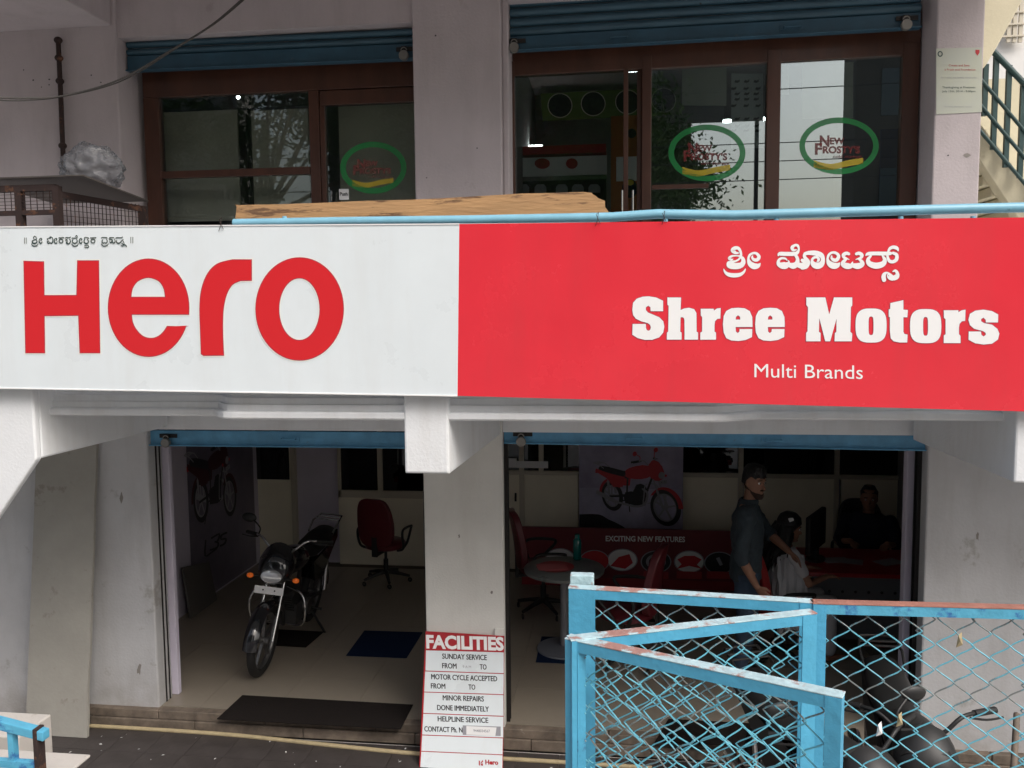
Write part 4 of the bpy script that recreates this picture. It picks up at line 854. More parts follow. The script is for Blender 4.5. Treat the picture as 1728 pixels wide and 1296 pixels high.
def ft(s, x, y, w, sz, m=BLACKP, b=None, l=.002, sl=.033, it=0):
    if b is not None: text_mb(s, lambda u, v: fp(x+u-v*.03, y+u*sl-v, l), size=sz, w=w, bold=b, italic=it).build('lettering', m, fb); return
    g = MB()
    for k, (du, dv) in enumerate(((-.3, 0), (.3, 0), (0, .2), (0, -.15))):
        q = text_mb(s, lambda u, v: fp(x+u-v*.03+du, y+u*sl-v+dv, l+k*.0001), size=sz, w=w); g.add(q.v, q.f)
    g.build('lettering', m, fb)
ft('FACILITIES', 719.5, 1093, 131, 30, LETW, 1.3, .002, .03)
ft('SUNDAY SERVICE', 746.5, 1111.5, 75, 12.5); ft('FROM', 746.5, 1127.5, 24, 12.5); ft('TO', 810, 1129.5, 11, 12.5); ft('9 A M', 781, 1127, 14, 6, PGREY, 0)
ft('MOTOR CYCLE ACCEPTED', 728, 1146, 111, 12.5); ft('FROM', 727.5, 1161.5, 24, 12.5); ft('TO', 791, 1163.5, 11, 12.5)
ft('MINOR REPAIRS', 747.5, 1181.5, 69, 12.5); ft('DONE IMMEDIATELY', 738, 1198, 87, 12.5)
ft('HELPLINE SERVICE', 739, 1217, 85, 12.5); ft('CONTACT Ph. No.', 716.5, 1234, 71, 12.5)
fq(781, 1224, 845, 1226, 845, 1242, 781, 1240, PGREY, 'worn_sticker', .0025); fq(787, 1225, 838, 1227.5, 836, 1242, 787, 1239.5, PAPER, 'number_sticker', .003)
ft('9448034567', 799, 1235, 28, 6.5, PGREY, .1, .0038)
ft('Hero', 819, 1289.5, 22, 10.5, REDP, .5)
MB().add([fp(808, 1283, .002), fp(810, 1284, .002), fp(810, 1292, .002), fp(808, 1291, .002)], [(0, 1, 2, 3)]).add([fp(811, 1287, .002), fp(815, 1282, .002), fp(815, 1286, .002), fp(811.5, 1288, .002)], [(0, 1, 2, 3)]).add([fp(811, 1288.5, .002), fp(815, 1288, .002), fp(815, 1292, .002), fp(812.5, 1292, .002)], [(0, 1, 2, 3)]).build('emblem', REDP, fb)
tag(MB().box((xc1-.07, YP-.02, -.1), (xc1+.0, YP-.003, PZz(850, 1060, YP)+0)).build('pale_batten', PLC, bevel=.003), 'pale strip standing behind the FACILITIES board on the cream pier', 'batten')

# =================================================================== MOTORCYCLE
def bike_parts(tank=BLKG, fender=BLKG, mirrors=(-1,), wheel=ALL, body2=None, mirror_m=None, bar=None):
    """list of (name, mesh, material, sub) ; x forward, y left, z up; rear hub at x=0"""
    L = []; body2 = body2 or tank; bar = bar or CHR
    def a(n, mb, m, sm=True, sub=None): L.append((n, mb, m, sm, sub))
    R = .30
    def wh(x, w, nm):
        a(nm, MB().torus((x, 0, R), R-w, w, 'y', 40, 10, flat=.9), RUB)
        a('rim', MB().torus((x, 0, R), R-w*2, .014, 'y', 36, 8, flat=1.6), wheel, sub=nm)
        mb = MB().loft([((x, -.05, R), .035, .035), ((x, .05, R), .035, .035)], 14, (0, 1, 0), (1, 0, 0))
        for k in range(5):
            an = 2*PI*k/5+.3; d = Vector((math.cos(an), 0, math.sin(an))); s = Vector((-math.sin(an), 0, math.cos(an)))
            mb.obox(Vector((x, 0, R))+d*(R-w*2)*.52, d*(R-w*2)*.5, Vector((0, .012, 0)), s*.013)
        a('spokes', mb, wheel, sub=nm)
    wh(0, .042, 'rear_wheel'); wh(1.25, .038, 'front_wheel')
    hub = Vector((1.25, 0, R)); top = Vector((.98, 0, .92)); d = (top-hub).normalized()
    for s in (-1, 1):
        o = Vector((0, .075*s, 0)); a('fork_leg', MB().tube([hub+o, hub+o+d*.3], .021, 10).tube([hub+o+d*.3, top+o], .014, 10), CHR)
    a('front_fender', MB().add(*fender_mesh(1.25, R, R+.035, .062, math.radians(5), math.radians(150))), fender)
    a('rear_fender', MB().add(*fender_mesh(0, R, R+.06, .075, math.radians(40), math.radians(185))), fender)
    # headlamp cowl
    cw = []
    for t_, w, h, zc in ((-.12, .08, .09, .92), (-.05, .15, .16, .915), (.02, .155, .165, .89), (.08, .135, .13, .86), (.12, .10, .085, .84)):
        cw.append((Vector((1.05+t_, 0, zc)), w, h))
    a('cowl', MB().loft(cw, 20, (1, 0, 0), (0, 1, 0)), body2)
    a('visor', MB().loft([(Vector((1.0, 0, 1.04)), .03, .01), (Vector((1.05, 0, 1.0)), .1, .03), (Vector((1.11, 0, .95)), .125, .04)], 14, (1, 0, -.5), (0, 1, 0)), body2)
    a('headlight', MB().loft([(Vector((1.16, 0, .83)), .095, .058), (Vector((1.185, 0, .825)), .09, .054), (Vector((1.192, 0, .825)), .06, .034)], 20, (1, 0, 0), (0, 1, 0)), CLEAR)
    a('number_plate', MB().obox((1.205, 0, .715), (.002, 0, 0), (0, .125, 0), (-.006, 0, .03)), PAPER, False)
    a('plate_bolt', MB().ball((1.209, .05, .718), .007).ball((1.209, -.05, .718), .007), PDRK)
    for s in (-1, 1):
        a('indicator', MB().ball((1.13, .2*s, .80), (.025, .03, .022)), AMB); a('indicator_stalk', MB().tube([(1.09, .09*s, .80), (1.13, .185*s, .80)], .008, 6), PLA)
    # bars
    for s in (-1, 1):
        a('handlebar', MB().tube(cr([(.96, 0, .98), (.95, .1*s, 1.0), (.92, .2*s, 1.08), (.83, .30*s, 1.07)], 4), .011, 8), bar)
        a('grip', MB().tube([(.86, .27*s, 1.075), (.77, .39*s, 1.06)], .018, 10), PLA)
        a('lever', MB().tube(cr([(.9, .24*s, 1.07), (.89, .32*s, 1.06), (.83, .41*s, 1.05)], 4), .006, 6), PLA)
        if s in mirrors:
            a('mirror', MB().ball((.83, .36*s, 1.21), (.02, .068, .042)).tube(cr([(.87, .25*s, 1.08), (.87, .24*s, 1.14), (.84, .31*s, 1.19)], 4), .007, 8), mirror_m or PLA)
    # tank, seat, tail
    tk = [(.40, .07, .07, .80), (.48, .11, .10, .81), (.62, .14, .12, .83), (.76, .145, .125, .85), (.86, .12, .11, .86), (.92, .07, .07, .85)]
    a('fuel_tank', MB().loft([(Vector((x, 0, z)), w, h) for x, w, h, z in tk], 22, (1, 0, 0), (0, 1, 0)), tank)
    se = [(-.36, .06, .025, .84), (-.33, .1, .045, .84), (-.15, .13, .055, .825), (.1, .135, .055, .80), (.28, .12, .05, .785), (.42, .09, .045, .80), (.46, .05, .03, .81)]
    a('seat', MB().loft([(Vector((x, 0, z)), w, h) for x, w, h, z in se], 18, (1, 0, 0), (0, 1, 0)), SEATM)
    for s in (-1, 1):
        a('side_panel', MB().prism([(.42, .11*s, .74), (.38, .12*s, .55), (.15, .13*s, .52), (-.02, .13*s, .66), (-.40, .09*s, .76), (-.42, .08*s, .83), (0, .11*s, .76)], (0, .02*s, 0)), tank)
        a('shock_absorber', MB().tube([(.02, .13*s, .34), (-.02, .12*s, .62)], .028, 10).tube([(-.02, .12*s, .6), (-.03, .12*s, .7)], .014, 8), CHR)
        a('swing_arm', MB().tube([(0, .09*s, R), (.42, .1*s, .38)], .018, 8), PLA)
    a('tail_lamp', MB().obox((-.44, 0, .76), (.02, 0, 0), (0, .07, 0), (0, 0, .035)), PRED)
    a('rear_carrier', MB().tube([(-.15, -.12, .86), (-.3, -.13, .93), (-.5, -.11, .95), (-.52, 0, .95), (-.5, .11, .95), (-.3, .13, .93), (-.15, .12, .86)], .009, 8).tube([(-.42, -.12, .945), (-.42, .12, .945)], .008, 6).tube([(-.35, -.12, .94), (-.35, .12, .94)], .008, 6), bar)
    # frame, engine
    a('frame', MB().tube([(1.0, 0, .82), (.86, 0, .5), (.78, 0, .28)], .02, 8).tube([(.98, 0, .86), (.45, 0, .72), (-.1, 0, .7)], .022, 8).tube([(.42, 0, .72), (.4, 0, .35), (.78, 0, .26)], .02, 8), PLA)
    eng = MB().obox((.60, 0, .35), (.17, 0, 0), (0, .11, 0), (0, 0, .1)).loft([((.68, 0, .42), .075, .075), ((.78, 0, .6), .075, .075)], 14, (.5, 0, .87), (0, 1, 0)).loft([((.52, .1, .36), .09, .09), ((.52, .15, .36), .075, .075)], 18, (0, 1, 0), (1, 0, 0)).loft([((.52, -.15, .36), .09, .09), ((.52, -.1, .36), .1, .1)], 18, (0, 1, 0), (1, 0, 0))
    for k in range(6): eng.obox(Vector((.69, 0, .44))+Vector((.5, 0, .87))*.03*k, Vector((.085, 0, -.05)), (0, .09, 0), Vector((.003, 0, .005)))
    a('engine', eng, ENG, False)
    a('exhaust', MB().tube(cr([(.80, -.05, .56), (.93, -.08, .50), (.9, -.12, .32), (.7, -.14, .24), (.3, -.16, .24)], 5), .019, 10).tube([(.3, -.16, .24), (.15, -.17, .26), (-.32, -.18, .34)], [.022, .04, .042], 14), CHR)
    a('crash_guard', MB().tube(cr([(.9, -.05, .66), (.95, -.2, .62), (.97, -.25, .50), (.93, -.22, .34), (.85, -.05, .30)], 5), .011, 8).tube(cr([(.9, .05, .66), (.95, .2, .62), (.97, .25, .50), (.93, .22, .34), (.85, .05, .30)], 5), .011, 8), bar)
    a('footrest', MB().tube([(.42, -.24, .30), (.42, .24, .30)], .014, 8), PLA)
    a('stand', MB().tube([(.38, .1, .3), (.3, .26, .02)], .012, 8), PLA)
    return L
def fender_mesh(x, R, r, w, a0, a1, n=16):
    vs = []; fs = []; k = 7
    for i in range(n+1):
        a = a0+(a1-a0)*i/n
        for j in range(k):
            b = -1+2*j/(k-1); rr_ = r-.035*b*b; vs.append(Vector((x+rr_*math.cos(a), w*b, R+rr_*math.sin(a))))
    for i in range(n):
        for j in range(k-1): q = i*k+j; fs.append((q, q+1, q+k+1, q+k))
    return vs, fs
def make_bike(label, loc, rz, lean=0, group=None, **kw):
    t = thing('motorcycle', label, 'motorcycle', loc, rz, group); t.rotation_euler = (lean, 0, rz); made = {}
    for n, mb, m, sm, sub in bike_parts(**kw):
        o = mb.build(n, m, made.get(sub, t) if sub else t, smooth=sm)
        if sub is None: made[n] = o
    return t
f0 = P(440, 1138, Z=0); r0 = P(527, 1040, Z=0)
d = (f0-r0); rz = math.atan2(d.y, d.x); dd = Vector((math.cos(rz), math.sin(rz), 0))
BK = f0-dd*1.25
make_bike('black motorcycle parked in the lower left doorway facing out', (BK.x, BK.y, 0), rz, -.11)
# flattened print of the motorcycle for the posters
def print_bike(parent, fn, view, tank, name='motorcycle_print', **kw):
    """fn(u, v, depth) -> 3-d; u right, v up in metres of the pictured motorcycle"""
    by = {}
    for n, mb, m, sm, sub in bike_parts(tank=tank, fender=tank, mirrors=(-1, 1), **kw):
        mm = {CHR: PGREY, RUB: PDRK, SEATM: PDRK, PLA: PDRK, ENG: PDRK, ALL: PGREY, CLEAR: PGREY, AMB: PRED, PAPER: PGREY, BLKG: PDRK}.get(m, m)
        if n == 'mirror': mm = tank
        g = by.setdefault(mm, MB()); g.add([fn(*(view @ v)) for v in mb.v], mb.f)
    for mm, g in by.items(): g.build(name, mm, parent)

# =================================================================== LOWER LEFT SHOWROOM
dp = thing('inner_door', 'cream inner door with dark glass at the back of the left showroom', 'door', (PXx(465, 965, YB), YB-.03, 0), world=True, kind='thing')
xd0, xd1 = PXx(432, 900, YB), PXx(498, 900, YB); zd = PZz(460, 745, YB)
MB().box((xd0, YB-.06, 0), (xd1, YB-.004, 2.1)).build('leaf', CREAM, dp, bevel=.004)
MB().box((xd0-.05, YB-.08, 0), (xd0, YB-.003, 2.15)).box((xd1, YB-.08, 0), (xd1+.05, YB-.003, 2.15)).build('door_frame', ALU, dp)
MB().box((PXx(437, 800, YB), YB-.075, PZz(460, 807, YB)), (PXx(492, 800, YB), YB-.062, 2.05)).build('glass', GLD, dp)
MB().box((PXx(429, 820, YB), YB-.09, PZz(431, 833, YB)), (PXx(433, 820, YB), YB-.08, PZz(431, 823, YB))).build('hinge', DARKM, dp)
pw = thing('partition_wall', 'cream partition with aluminium windows at the back of the left showroom', 'partition', (PXx(640, 965, YB), YB, 0), world=True)
xw0, xw1 = PXx(575, 900, YB), xc0*YB/YP+.6
MB().box((xw0, YB-.05, 0), (xw1, YB-.002, PZz(640, 838, YB))).build('lower_panel', CREAM, pw)
for a, b, c, d_ in ((573, 700, 578, 838), (640, 700, 648, 826), (573, 826, 740, 838)):
    MB().box((PXx(a, 800, YB), YB-.075, PZz(640, d_, YB)), (PXx(b if False else (c if c > a else b), 800, YB) if True else 0, YB-.045, PZz(640, b, YB))).build('window_bar', ALU, pw)
MB().box((PXx(578, 800, YB), YB-.03, PZz(640, 826, YB)), (xw1, YB-.02, 2.1)).build('window_pane', GLD, pw)
MB().box((xw0, YB-.015, PZz(640, 838, YB)), (xw1, YB-.002, 2.43)).build('shade_sheet', DARKM, pw)  # flat dark sheet standing in for the unlit space behind the glass

def mk_chair(label, loc, rz, seat=MAR, group='maroon office chairs'):
    t = thing('office_chair', label, 'chair', loc, rz, group)
    # faces +y
    vs = []; nx, nz = 10, 12
    def back(off):
        r = []
        for j in range(nz+1):
            for i in range(nx+1):
                u = -1+2*i/nx; v = -1+2*j/nz; uu = u*math.sqrt(1-.35*v*v*v*v); vv = v*math.sqrt(1-.25*u*u*u*u)
                r.append(Vector((uu*.23*(1-.12*max(0, v)), -.24+off-.05*(1-u*u)*(.6)-.07*v*.6-.02*v*v, .78+vv*.29)))
        return r
    A = back(.04); B = back(-.03); n = (nx+1)*(nz+1); fs = []
    for j in range(nz):
        for i in range(nx): q = j*(nx+1)+i; fs += [(q, q+1, q+nx+2, q+nx+1), (n+q+nx+1, n+q+nx+2, n+q+1, n+q)]
    rim_ = [i for i in range(nx+1)]+[(j+1)*(nx+1)-1+0 for j in range(1, nz+1)]+[nz*(nx+1)+i for i in range(nx-1, -1, -1)]+[j*(nx+1) for j in range(nz-1, 0, -1)]
    for a, b in zip(rim_, rim_[1:]+rim_[:1]): fs.append((b, a, n+a, n+b))
    MB().add(A+B, fs).build('backrest', seat, t, smooth=True, bevel=.012)
    MB().loft([(Vector((0, 0, .42)), .20, .19), (Vector((0, 0, .44)), .245, .235), (Vector((0, 0, .48)), .25, .24), (Vector((0, 0, .51)), .22, .21)], 24).build('seat', seat, t, smooth=True)
    MB().obox((0, -.27, .52), (.035, 0, 0), (0, .012, 0), (0, 0, .14)).obox((0, -.18, .40), (.035, 0, 0), (0, .1, 0), (0, 0, .012)).build('back_support', PLA, t)
    for s in (-1, 1):
        MB().tube(cr([(.2*s, -.08, .42), (.29*s, -.1, .46), (.3*s, -.14, .62), (.29*s, -.08, .68), (.28*s, .14, .67), (.26*s, .17, .63), (.27*s, .05, .5), (.22*s, .03, .42)], 4), .015, 8).build('armrest', PLA, t, smooth=True)
    MB().tube([(0, 0, .12), (0, 0, .28)], .03, 10).tube([(0, 0, .28), (0, 0, .42)], .018, 10).build('gas_column', PLA, t, smooth=True)
    for k in range(5):
        a = 2*PI*k/5+.3; c_ = Vector((math.cos(a), math.sin(a), 0))
        l = MB().tube([Vector((0, 0, .13))+c_*.02, Vector((0, 0, .11))+c_*.15, Vector((0, 0, .075))+c_*.29], [.028, .022, .016], 8).build('base_arm', PLA, t, smooth=True)
        MB().torus(Vector((0, 0, .03))+c_*.29, .018, .012, 'y', 12, 8).build('caster', PLA, l, smooth=True)
    return t
p = P(652, 982, Z=0); mk_chair('maroon swivel chair against the cream partition in the left showroom', (p.x, p.y, 0), math.radians(-12)).scale = (.93, .93, .95)
# mats
def mat_on(pts, m, label, z=.006):
    w = [P(x, y, Z=z) for x, y in pts]; mb = MB().prism([Vector((a.x, a.y, .001)) for a in w], (0, 0, .006)); return tag(mb.build('floor_mat', m), label, 'mat', 'floor mats')
mat_on([(409, 1173), (697, 1189), (676, 1230), (366, 1213)], MATB, 'long dark mat inside the lower left doorway')
mat_on([(615, 1064), (713, 1067), (686, 1110), (584, 1106)], MATN, 'navy mat on the floor right of the motorcycle')
mat_on([(470, 1062), (546, 1066), (516, 1092), (462, 1089)], MATB, 'small dark mat under the motorcycle')
mat_on([(914, 1074), (985, 1076), (975, 1120), (904, 1117)], MATN, 'navy mat beside the cream pier under the round table')
mat_on([(1128, 1213), (1350, 1225), (1365, 1262), (1105, 1252)], MATB, 'long dark mat inside the right doorway behind the fence')
# left wall poster
XL = -4.349
def lw(y, z, l=0): return Vector((XL+.003+l, y, z))
def lwp(px, py, l=0): q = P(px, py, X=XL); return Vector((XL+.004+l, q.y, q.z))
po = thing('wall_poster', 'faded motorcycle poster on the left showroom wall', 'poster', tuple(lwp(370, 990)), world=True)
c0, c1 = lwp(313, 740), lwp(425, 740); zt_, zb_ = 2.3, lwp(360, 930).z-.45
MB().box((XL+.002, c0.y, zb_), (XL+.004, c1.y, 2.3)).build('poster_sheet', POSTL, po)
cx_ = (lwp(316, 850).y, lwp(402, 850).y); wl = cx_[1]-cx_[0]
V1 = Matrix.Rotation(math.radians(-2), 3, 'X') @ Matrix.Rotation(math.radians(0), 3, 'Z')
zbase = (lwp(350, 877).z)
def fnl(x, y, z):
    u = (x*.80-y*.6); dpt = x*.6+y*.8
    return Vector((XL+.006+.002*dpt, cx_[0]+(u+.42)/1.75*wl*1.0, zbase+z*.78+.12*(-dpt)))
print_bike(po, fnl, Matrix.Identity(3), mat('print_maroon', (.07, .015, .02), .6))
mb = MB()
for st_ in ([(346, 912, 2.5), (345, 938, 2.5), (356, 932, 2.5), (364, 926, 2.5)], [(356, 908, 3), (369, 901, 3), (366, 913, 3), (361, 914, 3), (367, 916, 3), (365, 924, 3), (354, 928, 3)], [(381, 899, 3), (373, 903, 3), (372, 910, 3), (380, 909, 3), (378, 917, 3), (371, 921, 3)]):
    ribbon(mb, st_, lambda x, y, l: lwp(x, y, .004+l), 0, 3)
mb.build('poster_lettering', BLACKP, po)
tag(MB().prism([lwp(300, 958)+Vector((.03, 0, 0)), lwp(345, 948)+Vector((.03, 0, 0)), lwp(350, 1035)+Vector((.12, 0, 0)), lwp(303, 1060)+Vector((.12, 0, 0))], (.02, 0, 0)).build('spare_board', mat('dim_board', (.12, .11, .1), .8), None), 'dim board leaning below the faded wall poster', 'board')

# =================================================================== LOWER RIGHT OFFICE
pr = thing('partition_wall', 'cream office partition with dark glass along its top', 'partition', (PXx(1200, 965, YB), YB, 0), world=True)
xq0, xq1 = PXx(856, 900, YB)-.5, 3.1
zs = PZz(1200, 797, YB)
for a, b in ((None, 878), (884, 977), (977, 1244), (1254, 1406), (1416, 1540)):
    xx0 = xq0 if a is None else PXx(a, 850, YB); MB().box((xx0+.003, YB-.05, 0), (PXx(b, 850, YB)-.003, YB-.004, zs-.05)).build('lower_panel', CREAM, pr, bevel=.003)
MB().box((xq0, YB-.07, zs-.045), (xq1, YB-.004, zs)).build('sill_rail', ALU, pr)
for a in (877, 910, 1245, 1406): MB().box((PXx(a, 780, YB), YB-.075, 0 if a != 910 else zs), (PXx(a+8, 780, YB), YB-.045, 2.3)).build('post', ALU, pr)
MB().box((xq0, YB-.03, zs), (xq1, YB-.02, 2.3)).build('window_pane', GLD, pr)
MB().box((xq0, YB-.015, zs), (xq1, YB-.002, 2.4)).build('shade_sheet', DARKM, pr)  # thin dark sheet in place of the gloom beyond the office glass
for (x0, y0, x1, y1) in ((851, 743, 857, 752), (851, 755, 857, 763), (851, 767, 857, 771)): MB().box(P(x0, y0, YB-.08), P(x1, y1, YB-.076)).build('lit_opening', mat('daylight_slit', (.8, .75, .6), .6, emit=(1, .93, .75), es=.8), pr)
MB().box(P(851, 773, YB-.085), P(872, 789, YB-.078)).box(P(872, 778, YB-.085), P(925, 790, YB-.08)).build('papers_on_sill', PAPER, pr)
MB().tube([P(870, 832, YB-.06), P(870, 846, YB-.09)], .012, 8).build('door_knob', DARKM, pr)
# poster
po2 = thing('motorcycle_poster', 'large violet poster of a red motorcycle on the office partition', 'poster', tuple(P(1063, 895, 9.3)), world=True)
YO = 9.45
a, b = P(977, 740, YO), P(1152, 897, YO)
MB().box((a.x, YO, b.z), (b.x, YO+.006, a.z)).build('poster_sheet', POST, po2)
MB().add([P(978, 823, YO-.002), P(1151, 826, YO-.002), P(1151, 893, YO-.002), P(978, 893, YO-.002)], [(0, 1, 2, 3)]).build('pictured_ground', mat('print_pale_floor', (.66, .64, .8), .5, col2=(.3, .28, .4), vscale=2), po2)
flat([cr([(978, 868), (1010, 868), (1026, 876), (1045, 885), (1050, 893), (978, 893)], 3)], lambda u, v: P(u, v, YO-.003)).build('pictured_shadow', PDRK, po2)
ox, oz = PXx(1000, 850, YO), PZz(1060, 893, YO); sc_ = (PXx(1140, 850, YO)-PXx(993, 850, YO))
def pbike(x, y, z):
    k = .80+.30*(x+.4)/1.9; dpt = x*.6-y*.8
    return Vector((ox+(((x+.45)*.80*k+y*.62*k)+.1)/1.85*sc_, YO-.006-.0015*(dpt+1), oz+.27+(z*1.0*k-.20*(x+.4)-.10*(-y))*sc_/1.5))
print_bike(po2, pbike, Matrix.Identity(3), PRED)
bn = thing('feature_banner', 'low maroon banner reading EXCITING NEW FEATURES below the violet poster', 'banner', (PXx(1060, 1000, 9.0), 9.0, 0), world=True)
YN = 9.0
a, b = P(880, 889, YN), P(1300, 892, YN); zbn = PZz(1080, 992, YN)
MB().box((a.x, YN, zbn), (b.x, YN+.04, a.z)).build('banner_panel', BANR, bn)
MB().box((a.x, YN-.003, zbn), (b.x, YN+.0, zbn+.10)).build('red_strip', mat('banner_red', (.28, .015, .02), .5), bn)
text_mb('EXCITING NEW FEATURES', lambda u, v: P(1022+u, 913+u*.012-v, YN-.004), size=12.5, w=134, bold=.35).build('lettering', LETW, bn)
for i, (x, y) in enumerate(((945, 944), (1003, 947), (1050, 945), (1107, 948), (1163, 948), (1214, 950))):
    flat([ell(x, y, 26, 19, 28)], lambda u, v: P(u, v, YN-.005)).build('picture_ring', PGREY, bn)
    flat([ell(x, y, 24, 17.5, 28)], lambda u, v: P(u, v, YN-.007)).build('picture_disc', PDRK if i not in (0, 1, 2, 4) else (PAPER if i != 1 else PRED), bn)
for x in (1107, 1163, 1214): MB().box(P(x-21, 964, YN-.012), P(x+21, 977, YN-.007)).build('caption_tag', mat('tag_red', (.4, .03, .035), .5), bn)
flat([ell(1107, 948, 17, 13, 24), ell(1107, 948, 12, 9, 24)[::-1]], lambda u, v: P(u, v, YN-.009)).build('pictured_wheel', PGREY, bn)
flat([ell(1107, 948, 7, 5, 16)], lambda u, v: P(u, v, YN-.0095)).build('pictured_hub', PGREY, bn)
flat([[(1104, 950), (1110, 934), (1116, 934), (1109, 952)]], lambda u, v: P(u, v, YN-.011)).build('pictured_fork', PAPER, bn)
flat([[(1143, 944), (1155, 938), (1172, 938), (1184, 944), (1176, 953), (1185, 960), (1163, 955), (1142, 960), (1150, 952)]], lambda u, v: P(u, v, YN-.009)).build('pictured_cowl', PRED, bn)
flat([[(1030, 955), (1044, 940), (1062, 935), (1068, 950), (1055, 960)]], lambda u, v: P(u, v, YN-.009)).build('pictured_panel', PRED, bn)
flat([[(1208, 942), (1214, 940), (1220, 953), (1215, 955)]], lambda u, v: P(u, v, YN-.009)).build('pictured_part', PGREY, bn)
# table
tc = P(952, 958, Z=.75); tt = thing('round_table', 'round grey table in front of the maroon banner', 'table', (tc.x, tc.y, 0))
MB().loft([((0, 0, .715), .33, .33), ((0, 0, .72), .355, .355), ((0, 0, .745), .36, .36), ((0, 0, .75), .355, .355)], 48).build('tabletop', GTOP, tt, smooth=True)
MB().tube([(0, 0, .03), (0, 0, .715)], .035, 16).build('pedestal', mat('pale_pedestal', (.25, .25, .27), .4), tt, smooth=True)
MB().loft([((0, 0, 0), .25, .25), ((0, 0, .02), .245, .245), ((0, 0, .045), .06, .06)], 32).build('base_plate', mat('steel_base', (.16, .17, .2), .4), tt, smooth=True)
flat([ell(0, 0, .17, .17, 36)], lambda u, v: Vector((u-.08, v+.02, .7525))).build('red_disc', DESKR, tt)
p = P(932, 957, Z=.756); tag(MB().obox((p.x, p.y, .757), (.13, .02, 0), (-.02, .09, 0), (0, 0, .002)).build('leaflet', PINKP), 'pink printed leaflet lying on the round grey table', 'leaflet')
p = P(974, 944, Z=.75); bt = thing('water_bottle', 'teal water bottle standing on the round grey table', 'bottle', (p.x, p.y, .751))
MB().loft([((0, 0, 0), .034, .034), ((0, 0, .01), .038, .038), ((0, 0, .08), .036, .036), ((0, 0, .1), .039, .039), ((0, 0, .18), .037, .037), ((0, 0, .2), .022, .022)], 20).build('bottle_body', TEAL, bt, smooth=True)
MB().loft([((0, 0, .2), .024, .024), ((0, 0, .235), .022, .022)], 16).build('bottle_cap', TEAL, bt, smooth=True)
p = P(915, 1042, Z=0); mk_chair('maroon swivel chair left of the round grey table', (p.x-.0, p.y+.15, 0), math.radians(-75))
p = P(1056, 1120, Z=0); mk_chair('maroon swivel chair seen edge-on right of the round grey table', (p.x, p.y, 0), math.radians(75))
# desk
dk = thing('office_desk', 'red topped office desk with grey perforated front panel', 'desk', (PXx(1430, 1010, 7.3), 7.3, 0), world=True)
dz = .75; A_ = P(1322, 955, Z=dz); x0_, x1_ = A_.x, 2.75
MB().box((x0_, 7.3, dz-.035), (x1_, 8.1, dz)).build('desktop', DESKR, dk, bevel=.004)
MB().box((PXx(1372, 990, 7.4), 7.42, .12), (x1_, 7.44, dz-.06)).build('front_panel', GREYL, dk)
mb = MB()
for i in range(6):
    for z_ in (.40, .55): c_ = Vector((PXx(1372, 990, 7.42)+.14+i*.11, 7.418, z_)); t = flat([ell(0, 0, .013, .013, 12)], lambda u, v: c_+Vector((u, 0, v))); mb.add(t.v, t.f)
mb.build('panel_holes', PDRK, dk)
for x in (x0_+.12, x1_-.1): MB().box((x, 7.4, 0), (x+.04, 7.44, dz-.035)).build('leg', CHR, dk)
mo = P(1376, 935, 7.7); mt = thing('computer_monitor', 'black computer monitor turned away on the red desk', 'monitor', (mo.x, 7.7, dz), math.radians(62))
MB().obox((0, 0, .27), (.26, 0, 0), (0, .022, 0), (0, 0, .17)).build('screen_case', PLA, mt, bevel=.01)
MB().tube([(0, .0, .02), (0, .0, .12)], .03, 8).loft([((0, 0, 0), .12, .09), ((0, 0, .02), .11, .08)], 20).build('stand', PLA, mt)
for i, (x, y, r_) in enumerate(((1410, 944, .2), (1432, 946, -.3), (1500, 948, .5))):
    p = P(x, y, Z=dz+.01); tag(MB().obox((p.x, p.y, dz+.004+.002*i), (.12*math.cos(r_), .12*math.sin(r_), 0), (-.08*math.sin(r_), .08*math.cos(r_), 0), (0, 0, .002)).build('paper_sheet', PGREY), ('loose paper sheet beside the monitor on the red desk', 'second loose paper sheet near the middle of the red desk', 'loose paper at the right end of the red desk')[i], 'paper')

# =================================================================== PEOPLE
def hand(mb, wrist, d, side, curl=.3, s=1.0):
    d = Vector(d).normalized(); n = Vector(side).normalized(); n = (n-d*n.dot(d)).normalized(); w = d.cross(n)   # w: across the palm
    mb.loft([(wrist, .024*s, .017*s), (wrist+d*.03*s, .036*s, .016*s), (wrist+d*.075*s, .041*s, .015*s), (wrist+d*.095*s, .036*s, .012*s)], 10, d, w)
    for i, l in enumerate((.062, .075, .07, .055)):
        b = wrist+d*.085*s+w*(.03-.02*i)*s; c1 = (d+n*curl).normalized(); c2 = (d+n*curl*2.4).normalized()
        mb.tube([b, b+c1*l*.5*s, b+(c1*.5+c2*.3)*l*s, b+(c1*.5+c2*.55)*l*s], [.0095*s, .009*s, .0085*s, .007*s], 8, round_=True)
    b = wrist+d*.03*s+w*.03*s; t_ = (d*.7+w*.6+n*.3).normalized(); mb.tube([b, b+t_*.035*s, b+(t_*.6+d*.5).normalized()*.068*s], [.012*s, .011*s, .008*s], 8, round_=True)
